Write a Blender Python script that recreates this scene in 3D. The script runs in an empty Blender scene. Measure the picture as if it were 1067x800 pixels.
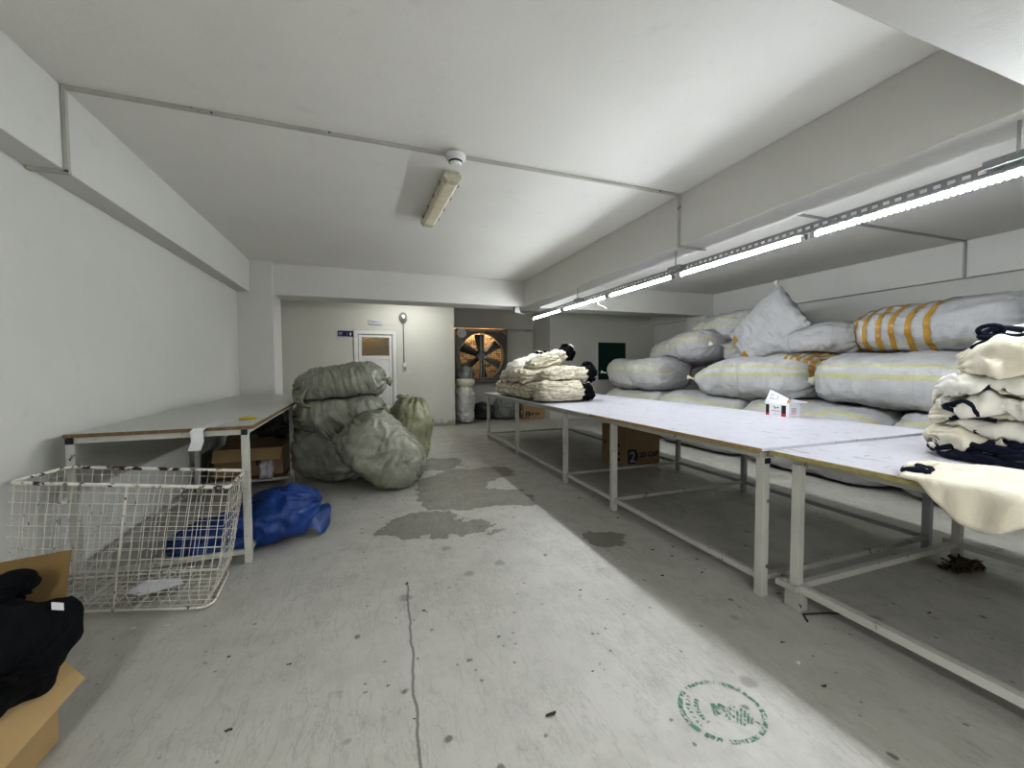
import bpy, bmesh, math, random
from mathutils import Vector, Matrix, noise
from mathutils.bvhtree import BVHTree

random.seed(7)
PI = math.pi
COL = bpy.context.scene.collection
V = Vector

# ------------------------------------------------------------------ materials
def srgb(r, g, b):
    f = lambda c: (c / 255 / 12.92) if c / 255 <= 0.04045 else ((c / 255 + 0.055) / 1.055) ** 2.4
    return (f(r), f(g), f(b), 1)

class NT:
    def __init__(s, name):
        s.m = bpy.data.materials.new(name); s.m.use_nodes = True
        s.t = s.m.node_tree; s.n = s.t.nodes; s.l = s.t.links
        s.b = s.n['Principled BSDF']; s.out = s.n['Material Output']
    def add(s, typ, **kw):
        n = s.n.new(typ)
        for k, v in kw.items(): setattr(n, k, v)
        return n
    def link(s, a, b): s.l.new(a, b)
    def inp(s, n, k, v):
        if hasattr(v, 'is_linked') or hasattr(v, 'links'): s.link(v, n.inputs[k])
        else: n.inputs[k].default_value = v
    def coord(s, kind='Object', scale=(1, 1, 1), rot=(0, 0, 0), loc=(0, 0, 0)):
        if kind == 'World': o = s.add('ShaderNodeNewGeometry').outputs['Position']
        else: o = s.add('ShaderNodeTexCoord').outputs[kind]
        mp = s.add('ShaderNodeMapping'); s.link(o, mp.inputs[0])
        mp.inputs['Scale'].default_value = scale; mp.inputs['Rotation'].default_value = rot; mp.inputs['Location'].default_value = loc
        return mp.outputs[0]
    def noise(s, co, scale, detail=4, rough=.55, dist=0, col=False):
        n = s.add('ShaderNodeTexNoise'); s.link(co, n.inputs['Vector'])
        n.inputs['Scale'].default_value = scale; n.inputs['Detail'].default_value = detail
        n.inputs['Roughness'].default_value = rough; n.inputs['Distortion'].default_value = dist
        return n.outputs[1 if col else 0]
    def ramp(s, fac, stops):
        r = s.add('ShaderNodeValToRGB'); s.link(fac, r.inputs[0])
        e = r.color_ramp.elements
        while len(e) < len(stops): e.new(.5)
        for k, (p, c) in enumerate(stops):
            e[k].position = p; e[k].color = c if len(c) == 4 else (*c, 1)
        return r.outputs[0]
    def mask(s, fac, a, b):
        return s.ramp(fac, [(a, (0, 0, 0)), (b, (1, 1, 1))])
    def math(s, op, a, b=0.0, c=None, clamp=False):
        n = s.add('ShaderNodeMath', operation=op); n.use_clamp = clamp
        s.inp(n, 0, a); s.inp(n, 1, b)
        if c is not None: s.inp(n, 2, c)
        return n.outputs[0]
    def mix(s, fac, a, b, mode='MIX'):
        n = s.add('ShaderNodeMix', data_type='RGBA', blend_type=mode)
        s.inp(n, 0, fac); s.inp(n, 6, a); s.inp(n, 7, b)
        return n.outputs[2]
    def bump(s, h, strength=.3, dist=.01, normal=None):
        n = s.add('ShaderNodeBump'); s.link(h, n.inputs['Height'])
        n.inputs['Strength'].default_value = strength; n.inputs['Distance'].default_value = dist
        if normal is not None: s.link(normal, n.inputs['Normal'])
        return n.outputs[0]
    def sep(s, co):
        n = s.add('ShaderNodeSeparateXYZ'); s.link(co, n.inputs[0]); return n.outputs
    def fin(s, col, rough=.6, normal=None, metal=0, spec=.5):
        s.inp(s.b, 'Base Color', col); s.inp(s.b, 'Roughness', rough)
        s.b.inputs['Metallic'].default_value = metal; s.b.inputs['Specular IOR Level'].default_value = spec
        if normal is not None: s.link(normal, s.b.inputs['Normal'])
        return s.m

def plain(name, col, rough=.6, metal=0, spec=.4, var=.12, vs=9.0, bump=.15, bs=60):
    t = NT(name); co = t.coord('Object')
    n = t.noise(co, vs, 5)
    dark = tuple(c * (1 - var) for c in col[:3]) + (1,); lite = tuple(min(1, c * (1 + var * .6)) for c in col[:3]) + (1,)
    c = t.ramp(n, [(.3, dark), (.7, lite)])
    return t.fin(c, rough, t.bump(t.noise(co, bs, 3), bump, .004), metal, spec)

def paint(name, col, dirt=.12, peel=False):
    t = NT(name); co = t.coord('World')
    a = t.noise(co, .9, 5, .6); b = t.noise(co, 7, 6, .6)
    c = t.ramp(a, [(.3, tuple(x * (1 - dirt) for x in col[:3])), (.7, col[:3])])
    c = t.mix(t.math('MULTIPLY', t.mask(b, .62, .75), .25), c, tuple(x * .75 for x in col[:3]) + (1,))
    if peel:
        z = t.sep(co)[2]
        m = t.math('ADD', t.math('MULTIPLY', z, -5.0), t.math('MULTIPLY', t.noise(co, 6, 6, .7), 2.2))
        c = t.mix(t.math('MULTIPLY', t.mask(m, .55, .75), .55), c, srgb(112, 106, 94))
    h = t.math('ADD', t.noise(co, 22, 4), t.math('MULTIPLY', t.noise(co, 140, 2), .5))
    return t.fin(c, .75, t.bump(h, .22, .006), 0, .25)

def rusty(name, col, amt=.60, rust=srgb(62, 42, 32), rough=.5, sc=14):
    t = NT(name); co = t.coord('World')
    n = t.noise(co, sc, 7, .7)
    c = t.ramp(t.noise(co, 4, 4), [(.3, tuple(x * .86 for x in col[:3])), (.7, col[:3])])
    c = t.mix(t.mask(n, amt, amt + .04), c, rust)
    return t.fin(c, rough, t.bump(t.noise(co, 80, 3), .15, .003), 0, .4)

M = {}
M['wall'] = paint('wall_paint', (.665, .66, .63), .06)
M['wallfar'] = paint('far_wall_paint', (.63, .62, .575), .08, True)
M['wallgrey'] = paint('grey_wall_paint', (.66, .65, .60), .1)
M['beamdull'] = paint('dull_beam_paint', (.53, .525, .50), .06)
M['ceil'] = paint('ceiling_paint', (.78, .77, .735), .05)
M['dark'] = plain('dark_gap', (.02, .02, .02), .8)
M['steel'] = rusty('white_painted_steel', (.50, .495, .455), .63, srgb(70, 58, 46))
M['steelold'] = rusty('worn_painted_steel', (.42, .41, .37), .60, srgb(60, 50, 42))
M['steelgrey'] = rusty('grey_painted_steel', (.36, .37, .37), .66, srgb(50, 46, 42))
M['wire'] = rusty('cream_painted_wire', (.66, .63, .56), .60, srgb(58, 38, 30), .5, 22)
M['rim'] = rusty('chipped_cream_rim', (.70, .68, .62), .53, srgb(52, 34, 28), .45, 17)
M['galv'] = plain('galvanised_steel', (.36, .37, .38), .45, .6, .5, .15, 20)
M['galvlt'] = plain('light_galvanised_steel', (.55, .56, .56), .5, .3, .5)
M['black'] = plain('black_fabric', (.006, .0065, .008), .95, 0, .15, .4, 30, .6, 220)
M['navy'] = plain('navy_binding', (.008, .011, .028), .85, 0, .2, .3, 40, .5, 260)
M['blackplastic'] = plain('black_plastic', (.012, .012, .013), .5)
M['fan'] = plain('dark_fan_metal', (.16, .155, .145), .42, .5, .5, .2, 12)
M['rod'] = plain('bright_steel_rod', (.45, .45, .45), .4, .7)
M['whiteplastic'] = plain('white_plastic', (.70, .70, .68), .4, 0, .5, .05)
M['paper'] = plain('white_paper', (.63, .63, .65), .7, 0, .3, .04, 5, .1)
M['red'] = plain('red_print', (.55, .03, .05), .6)
M['inkblack'] = plain('black_ink', (.015, .015, .018), .6)
M['inkgrey'] = plain('grey_ink', (.25, .25, .28), .6)
M['inkgreen'] = plain('green_ink', (.12, .35, .08), .6)
M['inkpink'] = plain('pink_ink', (.55, .12, .2), .6)
M['lightgreymark'] = plain('pale_card_mark', (.30, .29, .27), .8)
M['green'] = plain('dark_green_board', (.004, .035, .022), .6, 0, .3, .15)
M['blue'] = None
M['yellow'] = plain('yellow_plastic', (.55, .42, .01), .5)
M['signblue'] = plain('blue_sign', (.014, .016, .10), .5, 0, .4, .1)
M['signwhite'] = plain('sign_white', (.55, .55, .6), .6)
M['aged'] = plain('aged_cream_plastic', (.55, .52, .42), .45, 0, .5, .2, 14)
M['raww'] = plain('raw_chipboard_edge', (.36, .26, .125), .8, 0, .2, .3, 60)
M['lint'] = plain('brown_lint', (.10, .075, .05), .95, 0, .1, .5, 50)
M['scrap'] = plain('pale_scrap', (.60, .59, .55), .8)
M['leaf'] = plain('dark_litter', (.045, .038, .03), .9)
M['cord'] = plain('white_cord', (.65, .65, .63), .6)
M['pink'] = plain('pink_stripe', (.50, .12, .15), .7)

def mat_floor():
    t = NT('floor_paint'); co = t.coord('World'); X, Y, Z = t.sep(co)
    big = t.noise(co, .8, 6, .6); mid = t.noise(co, 5, 7, .65); fine = t.noise(co, 45, 5, .6)
    c = t.ramp(big, [(.3, (.385, .375, .335)), (.7, (.46, .45, .415))])
    c = t.mix(t.math('MULTIPLY', t.mask(mid, .45, .75), .30), c, (.215, .205, .175, 1))
    c = t.mix(t.math('MULTIPLY', t.mask(fine, .35, .7), .22), c, (.42, .42, .40, 1))
    # worn patches of bare screed, with irregular outlines
    w = t.noise(co, 3.2, 5, .6, 0, True)
    wv = t.add('ShaderNodeVectorMath', operation='MULTIPLY_ADD')
    t.link(w, wv.inputs[0]); wv.inputs[1].default_value = (.62, .62, 0); t.link(co, wv.inputs[2])
    wx, wy, _ = t.sep(wv.outputs[0])
    def blob(cx, cy, rx, ry):
        a = t.math('DIVIDE', t.math('SUBTRACT', wx, cx + .31), rx); b = t.math('DIVIDE', t.math('SUBTRACT', wy, cy + .31), ry)
        return t.math('SQRT', t.math('ADD', t.math('MULTIPLY', a, a), t.math('MULTIPLY', b, b)))
    d = None
    for q in [(.42, 3.42, .36, .32), (.85, 4.35, .42, .75), (1.2, 3.9, .45, .28), (.80, 3.25, .19, .17), (1.25, 4.9, .5, .35), (1.72, 2.62, .16, .14), (.95, 5.6, .3, .4)]:
        b = blob(*q); d = b if d is None else t.math('MINIMUM', d, b)
    inside = t.mask(t.math('MULTIPLY', d, .5), .485, .5)
    inv = t.math('SUBTRACT', 1.0, inside)
    edge = t.math('MULTIPLY', t.mask(t.math('MULTIPLY', d, .5), .45, .485), inv)
    c = t.mix(t.math('MULTIPLY', inv, .72), c, (.145, .133, .105, 1))
    c = t.mix(t.math('MULTIPLY', edge, .5), c, (.12, .11, .09, 1))
    # fine scratches in two directions, dark smears and chips
    def scr(rot, sx, sy, lo, hi, amt, colr, c):
        cs = t.coord('World', (sx, sy, 1), (0, 0, rot))
        n = t.noise(cs, 1, 5, .62, .25)
        k = t.math('ABSOLUTE', t.math('SUBTRACT', n, .5))
        m = t.math('SUBTRACT', 1.0, t.mask(k, lo, hi))
        gate = t.mask(t.noise(t.coord('World', loc=(3 * rot, 5, 0)), 1.7, 3), .40, .60)
        return t.mix(t.math('MULTIPLY', t.math('MULTIPLY', m, gate), amt), c, colr)
    c = scr(.75, 9, 2.2, .0, .018, .24, (.13, .12, .095, 1), c)
    c = scr(-.45, 8, 2.0, .0, .016, .24, (.13, .12, .095, 1), c)
    c = scr(1.4, 8, 1.8, .0, .014, .24, (.13, .12, .095, 1), c)
    c = scr(.25, 14, 3.0, .0, .018, .28, (.52, .52, .50, 1), c)
    for sc, thr, amt, colr in ((6.5, .045, .75, (.09, .08, .06, 1)), (3.1, .05, .5, (.16, .14, .115, 1)), (13, .05, .6, (.08, .07, .055, 1))):
        wv2 = t.add('ShaderNodeVectorMath', operation='MULTIPLY_ADD')
        t.link(t.noise(co, sc * 2.2, 4, .6, 0, True), wv2.inputs[0]); wv2.inputs[1].default_value = (.11 / sc * 3,) * 3; t.link(co, wv2.inputs[2])
        vo = t.add('ShaderNodeTexVoronoi'); t.link(wv2.outputs[0], vo.inputs['Vector']); vo.inputs['Scale'].default_value = sc
        keep = t.mask(t.sep(vo.outputs['Color'])[0], .55, .6)
        m = t.math('SUBTRACT', 1.0, t.mask(vo.outputs['Distance'], thr * 1.5, thr * 2.6))
        c = t.mix(t.math('MULTIPLY', t.math('MULTIPLY', m, keep), amt), c, colr)
    # long crack running away from the camera
    wob = t.math('MULTIPLY', t.math('SUBTRACT', t.noise(t.coord('World', (0, 1, 0)), 5, 5), .5), .05)
    cx = t.math('ADD', t.math('MULTIPLY', Y, .056), t.math('ADD', wob, .068))
    m = t.math('SUBTRACT', 1.0, t.mask(t.math('ABSOLUTE', t.math('SUBTRACT', X, cx)), .003, .0065))
    ym = t.math('MULTIPLY', t.math('LESS_THAN', Y, 2.55), t.math('GREATER_THAN', Y, -1))
    c = t.mix(t.math('MULTIPLY', t.math('MULTIPLY', m, ym), .85), c, (.11, .105, .095, 1))
    rough = t.ramp(mid, [(.3, (.36, .36, .36)), (.7, (.56, .56, .56))])
    h = t.math('ADD', t.math('MULTIPLY', mid, .6), t.math('MULTIPLY', fine, .25))
    return t.fin(c, rough, t.bump(h, .18, .012), 0, .45)
M['floor'] = mat_floor()

def mat_tabletop(name, base, scuff):
    t = NT(name); co = t.coord('World')
    n = t.noise(co, 1.5, 5); c = t.ramp(n, [(.3, tuple(x * .95 for x in base)), (.7, base)])
    for rot, sx, sy, lo in ((.05, 40, 5, .675), (1.3, 30, 5, .68), (1.57, 5, 60, .68)):
        m = t.mask(t.noise(t.coord('World', (sx, sy, 1), (0, 0, rot)), 1, 4, .6), lo - .04, lo)
        c = t.mix(t.math('MULTIPLY', m, scuff), c, (.14, .12, .10, 1))
    c = t.mix(t.math('MULTIPLY', t.mask(t.noise(co, 3, 6, .7), .6, .72), .25), c, tuple(x * .7 for x in base) + (1,))
    return t.fin(c, .3, t.bump(t.noise(co, 30, 3), .05, .003), 0, .5)
M['top'] = mat_tabletop('white_laminate', (.56, .555, .605), .75)
M['under'] = plain('dark_board_underside', (.16, .125, .085), .85)
M['topold'] = mat_tabletop('worn_grey_laminate', (.47, .48, .45), .35)

def mat_sack(name, stripes, base=(.47, .47, .475), sw=.012, scol=(.46, .45, .20, 1), samt=.75):
    t = NT(name); uv = t.coord('UV'); U, Vv, _ = t.sep(uv); co = t.coord('World')
    n = t.noise(co, 5, 6, .6)
    c = t.ramp(n, [(.3, tuple(x * .86 for x in base)), (.7, base)])
    wv = t.math('ADD', Vv, t.math('MULTIPLY', t.math('SUBTRACT', t.noise(co, 2, 3), .5), .012))
    for s in stripes:
        k = sw * (.6 if abs(s - .25) < .03 else 1)
        m = t.math('SUBTRACT', 1.0, t.mask(t.math('ABSOLUTE', t.math('SUBTRACT', wv, s)), k * .8, k))
        c = t.mix(t.math('MULTIPLY', m, samt), c, scol)
    creases = t.noise(t.coord('UV', (7, 26, 1)), 1, 5, .65, .6)
    h = t.math('ADD', t.math('MULTIPLY', creases, 1.0), t.math('MULTIPLY', t.noise(co, 13, 5, .6, .4), .9))
    gl = t.math('ABSOLUTE', t.math('SINE', t.math('MULTIPLY', U, 38.0)))
    c = t.mix(t.math('MULTIPLY', t.math('SUBTRACT', 1.0, t.mask(gl, .05, .12)), .22), c, (.30, .31, .32, 1))
    wv3 = t.math('MULTIPLY', t.mask(t.noise(t.coord('UV', (4, 160, 1)), 1, 2), .5, .6), .10)
    c = t.mix(wv3, c, (.35, .35, .36, 1))
    dl = t.mask(t.noise(t.coord('UV', (30, 3, 1)), 1, 3), .62, .7)
    c = t.mix(t.math('MULTIPLY', dl, .10), c, (.3, .3, .3, 1))
    return t.fin(c, .5, t.bump(h, .55, .02), 0, .35)
M['sack'] = mat_sack('woven_sack_striped', (.264, .312), sw=.0095)
M['sackmid'] = mat_sack('woven_sack_low_stripes', (.24, .37), sw=.010)
M['sackplain'] = mat_sack('woven_sack_plain', (.16,), samt=.35)
M['tape'] = plain('brown_packing_tape', (.42, .25, .045), .25, 0, .6, .15, 20)
M['knot'] = plain('tied_sack_end', (.66, .64, .52), .6)
M['pvc'] = plain('white_pp_sack', (.58, .57, .55), .5, 0, .4, .15, 8, .5, 25)

def mat_plastic(name, base, rough=.26, crease=(3, 14), sp=.5, var=.25):
    t = NT(name); co = t.coord('World'); n = t.noise(co, 4, 6, .6, .4)
    c = t.ramp(n, [(.28, tuple(x * (1 - var) for x in base)), (.72, tuple(x * (1 + var * .5) for x in base))])
    cr = t.noise(t.coord('UV', (crease[0], crease[1], 1)), 1, 6, .62, .9)
    k = t.math('ABSOLUTE', t.math('SUBTRACT', cr, .5))
    f = t.noise(co, 11, 6, .65, 1.1); k2 = t.math('ABSOLUTE', t.math('SUBTRACT', f, .5))
    h = t.math('ADD', t.math('MULTIPLY', k, -1.6), t.math('ADD', t.math('MULTIPLY', cr, .9), t.math('MULTIPLY', k2, -.8)))
    return t.fin(c, rough, t.bump(h, .5, .020), 0, sp)
M['bag'] = mat_plastic('grey_green_bin_bag', (.27, .275, .225))
M['bagshiny'] = mat_plastic('shiny_grey_green_bin_bag', (.29, .295, .24), .14)
M['bagy'] = mat_plastic('pale_olive_bin_bag', (.30, .30, .20), .28)
M['bagdark'] = mat_plastic('dark_bin_bag', (.05, .052, .045), .35)
M['bagclear'] = mat_plastic('cloudy_plastic_bag', (.26, .27, .26), .25)
M['blue'] = mat_plastic('blue_plastic_bag', (.013, .052, .21), .33, (4, 10), .4, .3)

def mat_cloth(name, base, fold=1.0):
    t = NT(name); co = t.coord('World'); n = t.noise(co, 7, 5, .6)
    c = t.ramp(n, [(.3, tuple(x * .90 for x in base)), (.7, base)])
    f = t.noise(co, 16, 5, .6, .8); w = t.noise(co, 420, 2)
    h = t.math('ADD', t.math('MULTIPLY', f, fold), t.math('MULTIPLY', w, .10))
    return t.fin(c, .9, t.bump(h, .5, .014), 0, .15)
M['cream'] = mat_cloth('cream_fleece', (.70, .66, .555))
M['creamlt'] = mat_cloth('pale_cream_fleece', (.72, .70, .645))
M['cloth_layers'] = None
def mat_layers():
    t = NT('cream_folded_layers'); co = t.coord('World'); n = t.noise(co, 9, 5, .6)
    base = (.70, .655, .54); c = t.ramp(n, [(.3, tuple(x * .85 for x in base)), (.7, base)])
    lw = t.noise(t.coord('Object', (4, 4, 46)), 1, 4, .55, .5)
    c = t.mix(t.math('MULTIPLY', t.math('SUBTRACT', 1.0, t.mask(t.math('ABSOLUTE', t.math('SUBTRACT', lw, .5)), .0, .045)), .75), c, (.16, .13, .085, 1))  # shade between the folds painted into the colour as dark lines
    return t.fin(c, .9, t.bump(lw, 1.0, .03), 0, .15)
M['layers'] = mat_layers()

def mat_card(name, base):
    t = NT(name); co = t.coord('Object'); n = t.noise(co, 5, 5)
    c = t.ramp(n, [(.3, tuple(x * .88 for x in base)), (.7, base)])
    fl = t.math('SINE', t.math('MULTIPLY', t.sep(co)[0], 700.0))
    return t.fin(c, .8, t.bump(t.math('ADD', t.math('MULTIPLY', fl, .3), t.noise(co, 30, 3)), .12, .004), 0, .2)
M['card'] = mat_card('brown_cardboard', (.30, .205, .115))
M['cardlt'] = mat_card('tan_cardboard', (.42, .30, .155))
M['carddk'] = mat_card('dark_cardboard', (.22, .15, .065))

def mat_emit(name, col, s):
    t = NT(name); e = t.add('ShaderNodeEmission'); e.inputs[0].default_value = col; e.inputs[1].default_value = s
    t.link(e.outputs[0], t.out.inputs[0]); return t.m
M['tube'] = mat_emit('lit_tube', (.93, .97, 1, 1), 40.0)

def mat_leds():
    t = NT('lit_led_tube'); co = t.coord('World'); y = t.sep(co)[1]
    s = t.math('SINE', t.math('MULTIPLY', y, 2 * PI / .028))
    k = t.math('MULTIPLY_ADD', t.mask(s, .1, .5), 75.0, .3)
    e = t.add('ShaderNodeEmission'); e.inputs[0].default_value = (.86, .92, 1, 1); t.link(k, e.inputs[1])
    t.link(e.outputs[0], t.out.inputs[0]); return t.m
M['led'] = mat_leds()

def mat_frost():
    t = NT('frosted_door_glass'); co = t.coord('World')
    vo = t.add('ShaderNodeTexVoronoi'); t.link(co, vo.inputs['Vector']); vo.inputs['Scale'].default_value = 60
    t.b.inputs['Base Color'].default_value = (.45, .42, .36, 1); t.b.inputs['Roughness'].default_value = .28
    t.b.inputs['Transmission Weight'].default_value = .75; t.b.inputs['IOR'].default_value = 1.25
    t.link(t.bump(vo.outputs['Distance'], .9, .02), t.b.inputs['Normal']); return t.m
M['frost'] = mat_frost()

def mat_brick():
    t = NT('sunlit_brick_behind_mesh'); co = t.coord('World', (1, 1, 1), (PI / 2, 0, 0))
    br = t.add('ShaderNodeTexBrick'); t.link(co, br.inputs['Vector'])
    br.inputs['Color1'].default_value = (.80, .60, .36, 1); br.inputs['Color2'].default_value = (.62, .40, .20, 1); br.inputs['Mortar'].default_value = (.06, .035, .02, 1)
    br.inputs['Scale'].default_value = 5.5; br.inputs['Mortar Size'].default_value = .022; br.inputs['Brick Width'].default_value = .42; br.inputs['Row Height'].default_value = .22
    c = t.mix(t.math('MULTIPLY', t.mask(t.noise(t.coord('World'), 9, 4), .5, .62), .8), br.outputs[0], (.10, .05, .02, 1))
    return t.fin(c, .8)
M['brick'] = mat_brick()

def mat_stamp():
    t = NT('worn_green_paint'); co = t.coord('World')
    n = t.noise(co, 60, 5, .7); 
    n2 = t.noise(t.coord('World', (90, 14, 1), (0, 0, .5)), 1, 4, .6)
    m = t.math('MULTIPLY', t.mask(n, .44, .50), t.mask(n2, .43, .50))
    t.b.inputs['Base Color'].default_value = (.06, .20, .13, 1); t.b.inputs['Roughness'].default_value = .5
    t.link(m, t.b.inputs['Alpha']); return t.m
M['stamp'] = mat_stamp()

# ------------------------------------------------------------------ mesh helpers
class MB:
    def __init__(s): s.v = []; s.f = []; s.uv = None
    def add(s, vs, fs):
        o = len(s.v); s.v += [V(p) for p in vs]; s.f += [tuple(i + o for i in f) for f in fs]; return s
    def box(s, a, b, R=None, c=None):
        x0, y0, z0 = a; x1, y1, z1 = b
        vs = [V(p) for p in ((x0, y0, z0), (x1, y0, z0), (x1, y1, z0), (x0, y1, z0), (x0, y0, z1), (x1, y0, z1), (x1, y1, z1), (x0, y1, z1))]
        if R is not None: vs = [R @ (p - c) + c for p in vs]
        return s.add(vs, [(0, 3, 2, 1), (4, 5, 6, 7), (0, 1, 5, 4), (1, 2, 6, 5), (2, 3, 7, 6), (3, 0, 4, 7)])
    def bar(s, p, q, w, h=None, up=(0, 0, 1)):
        h = h or w; p = V(p); q = V(q); d = (q - p).normalized(); u = V(up)
        if abs(d.dot(u)) > .95: u = V((0, 1, 0))
        r = d.cross(u).normalized(); u = r.cross(d)
        vs = [e + r * a * w / 2 + u * b * h / 2 for e in (p, q) for a, b in ((-1, -1), (1, -1), (1, 1), (-1, 1))]
        return s.add(vs, [(0, 1, 2, 3), (7, 6, 5, 4), (0, 4, 5, 1), (1, 5, 6, 2), (2, 6, 7, 3), (3, 7, 4, 0)])
    def tube(s, pts, r, n=8, closed=False, cap=True, flat=1.0):
        pts = [V(p) for p in pts]; m = len(pts); vs = []; prev = None
        for i, p in enumerate(pts):
            a = pts[(i - 1) % m] if (closed or i > 0) else p; b = pts[(i + 1) % m] if (closed or i < m - 1) else p
            d = (b - a).normalized() if (b - a).length > 1e-9 else V((0, 0, 1))
            if prev is None:
                u = V((0, 0, 1)) if abs(d.z) < .9 else V((1, 0, 0)); u = (u - d * u.dot(d)).normalized()
            else:
                u = prev - d * prev.dot(d); u = u.normalized() if u.length > 1e-6 else V((1, 0, 0))
            prev = u; w = d.cross(u); rr = r[i] if isinstance(r, (list, tuple)) else r
            vs += [p + (u * math.cos(2 * PI * k / n) * flat + w * math.sin(2 * PI * k / n)) * rr for k in range(n)]
        fs = []
        for i in range(m if closed else m - 1):
            j = (i + 1) % m
            fs += [(i * n + k, i * n + (k + 1) % n, j * n + (k + 1) % n, j * n + k) for k in range(n)]
        if cap and not closed: fs += [tuple(range(n))[::-1], tuple((m - 1) * n + k for k in range(n))]
        return s.add(vs, fs)
    def quad(s, *p): return s.add(p, [tuple(range(len(p)))])
    def lathe(s, prof, c, axis='Z', n=24):
        c = V(c); vs = []
        for r, h in prof:
            for k in range(n):
                a = 2 * PI * k / n; x, y = r * math.cos(a), r * math.sin(a)
                vs.append(c + (V((x, y, h)) if axis == 'Z' else V((x, h, y)) if axis == 'Y' else V((h, x, y))))
        m = len(prof)
        fs = [(i * n + k, i * n + (k + 1) % n, (i + 1) * n + (k + 1) % n, (i + 1) * n + k) for i in range(m - 1) for k in range(n)]
        fs += [tuple(range(n)), tuple((m - 1) * n + k for k in range(n))]
        return s.add(vs, fs)
    def build(s, name, mat, parent=None, org=None, smooth=False, bevel=0, solid=0, sub=0):
        me = bpy.data.meshes.new(name); o = bpy.data.objects.new(name, me); COL.objects.link(o)
        if parent is not None: base = ORG[parent.name]
        else: base = V(org) if org is not None else V((0, 0, 0))
        me.from_pydata([p - base for p in s.v], [], s.f)
        if s.uv:
            l = me.uv_layers.new(name='UVMap')
            for i, lp in enumerate(me.loops): l.data[i].uv = s.uv[i]
        bm = bmesh.new(); bm.from_mesh(me)
        bmesh.ops.recalc_face_normals(bm, faces=bm.faces); bm.to_mesh(me); bm.free()
        me.materials.append(mat)
        if smooth:
            for p in me.polygons: p.use_smooth = True
        if bevel:
            b = o.modifiers.new('bevel', 'BEVEL'); b.width = bevel; b.segments = 2; b.limit_method = 'ANGLE'
        if solid:
            b = o.modifiers.new('solid', 'SOLIDIFY'); b.thickness = solid; b.offset = 0
        if sub:
            b = o.modifiers.new('sub', 'SUBSURF'); b.levels = sub; b.render_levels = sub
        if parent is not None: o.parent = parent
        else: o.location = base
        ORG[o.name] = base
        return o
ORG = {}

def tag(o, label=None, cat=None, group=None, kind=None):
    if label: o['label'] = label
    if cat: o['category'] = cat
    if group: o['group'] = group
    if kind: o['kind'] = kind
    return o
def thing(name, loc, label, cat, group=None):
    o = bpy.data.objects.new(name, None); COL.objects.link(o); o.location = loc; o.empty_display_size = .1
    ORG[o.name] = V(loc); return tag(o, label, cat, group)
def struct(name, mb, mat, label, **kw):
    return tag(mb.build(name, mat, **kw), label, None, None, 'structure')
def text(parent, s, size, P, X, Y, mat, name='lettering', bold=0.0, eps=.002):
    """flat lettering; P = lower-left corner, X = reading direction, Y = up direction"""
    cu = bpy.data.curves.new('tmp', 'FONT'); cu.body = s; cu.size = size; cu.offset = bold; cu.resolution_u = 3
    to = bpy.data.objects.new('tmp', cu); COL.objects.link(to)
    dg = bpy.context.evaluated_depsgraph_get(); dg.update()
    me = to.evaluated_get(dg).to_mesh()
    X = V(X).normalized(); Y = V(Y).normalized(); N = X.cross(Y)
    vs = [V(P) + X * v.co.x + Y * v.co.y + N * eps for v in me.vertices]; fs = [tuple(p.vertices) for p in me.polygons]
    to.evaluated_get(dg).to_mesh_clear(); bpy.data.objects.remove(to); bpy.data.curves.remove(cu)
    return MB().add(vs, fs).build(name, mat, parent)

# ------------------------------------------------------------------ the room
ZC, ZB = 2.965, 2.48
XW = -1.80
YK = -4.0
mb = MB().box((-1.95, YK, -.1), (7.8, 10.7, 0)); struct('floor', mb, M['floor'], 'worn grey painted concrete floor')
mb = MB().box((-1.95, YK, ZC), (7.8, 10.7, ZC + .1)); struct('ceiling', mb, M['ceil'], 'white painted concrete ceiling')
mb = MB().box((XW - .15, YK, 0), (XW, 9.4, ZC)); struct('wall_left', mb, M['wall'], 'plain white wall on the left')
mb = MB().box((7.58, YK, 0), (7.75, 9.6, ZC)); struct('wall_right', mb, M['wall'], 'white wall behind the stacked sacks')
mb = MB().box((-1.95, YK - .15, 0), (7.8, YK, ZC)); struct('wall_near', mb, M['wall'], 'white wall behind the viewer')
# back wall with the door hole (door opening x -.17..63, z 0..2.13)
YD = 9.28
mb = MB().box((XW, YD, 0), (-.20, YD + .15, ZC)).box((.60, YD, 0), (1.91, YD + .15, ZC)).box((-.20, YD, 2.11), (.60, YD + .15, ZC))
mb.box((1.76, YD + .15, 0), (1.91, 10.45, ZC))
struct('wall_back', mb, M['wallfar'], 'grey white back wall with the door, peeling at its foot')
# dim room behind the door
mb = MB().box((-.9, 11.2, 0), (1.3, 11.3, 2.9)).box((-1.0, 9.43, 0), (-.9, 11.3, 2.9)).box((1.3, 9.43, 0), (1.4, 11.3, 2.9)).box((-1, 9.43, 2.9), (1.4, 11.3, 3)).box((-1, 9.43, -.1), (1.4, 11.3, 0))
struct('wall_behind_door', mb, M['wallgrey'], 'dim room seen through the door glass')
# recess with the fan
YF = 10.45
mb = MB().box((1.76, YF, 0), (4.5, YF + .15, .92)).box((1.76, YF, 2.38), (4.5, YF + .15, ZC)).box((3.52, YF, .92), (4.5, YF + .15, 2.38)).box((1.76, YF, .92), (2.12, YF + .15, 2.38))
struct('wall_recess', mb, M['wallgrey'], 'grey rear wall of the fan recess')
mb = MB().box((4.38, 9.4, 0), (7.6, 9.55, ZC)).box((4.38, 9.55, 0), (4.55, 10.45, ZC))
struct('wall_far', mb, M['wallgrey'], 'grey far wall with the green board')
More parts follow.
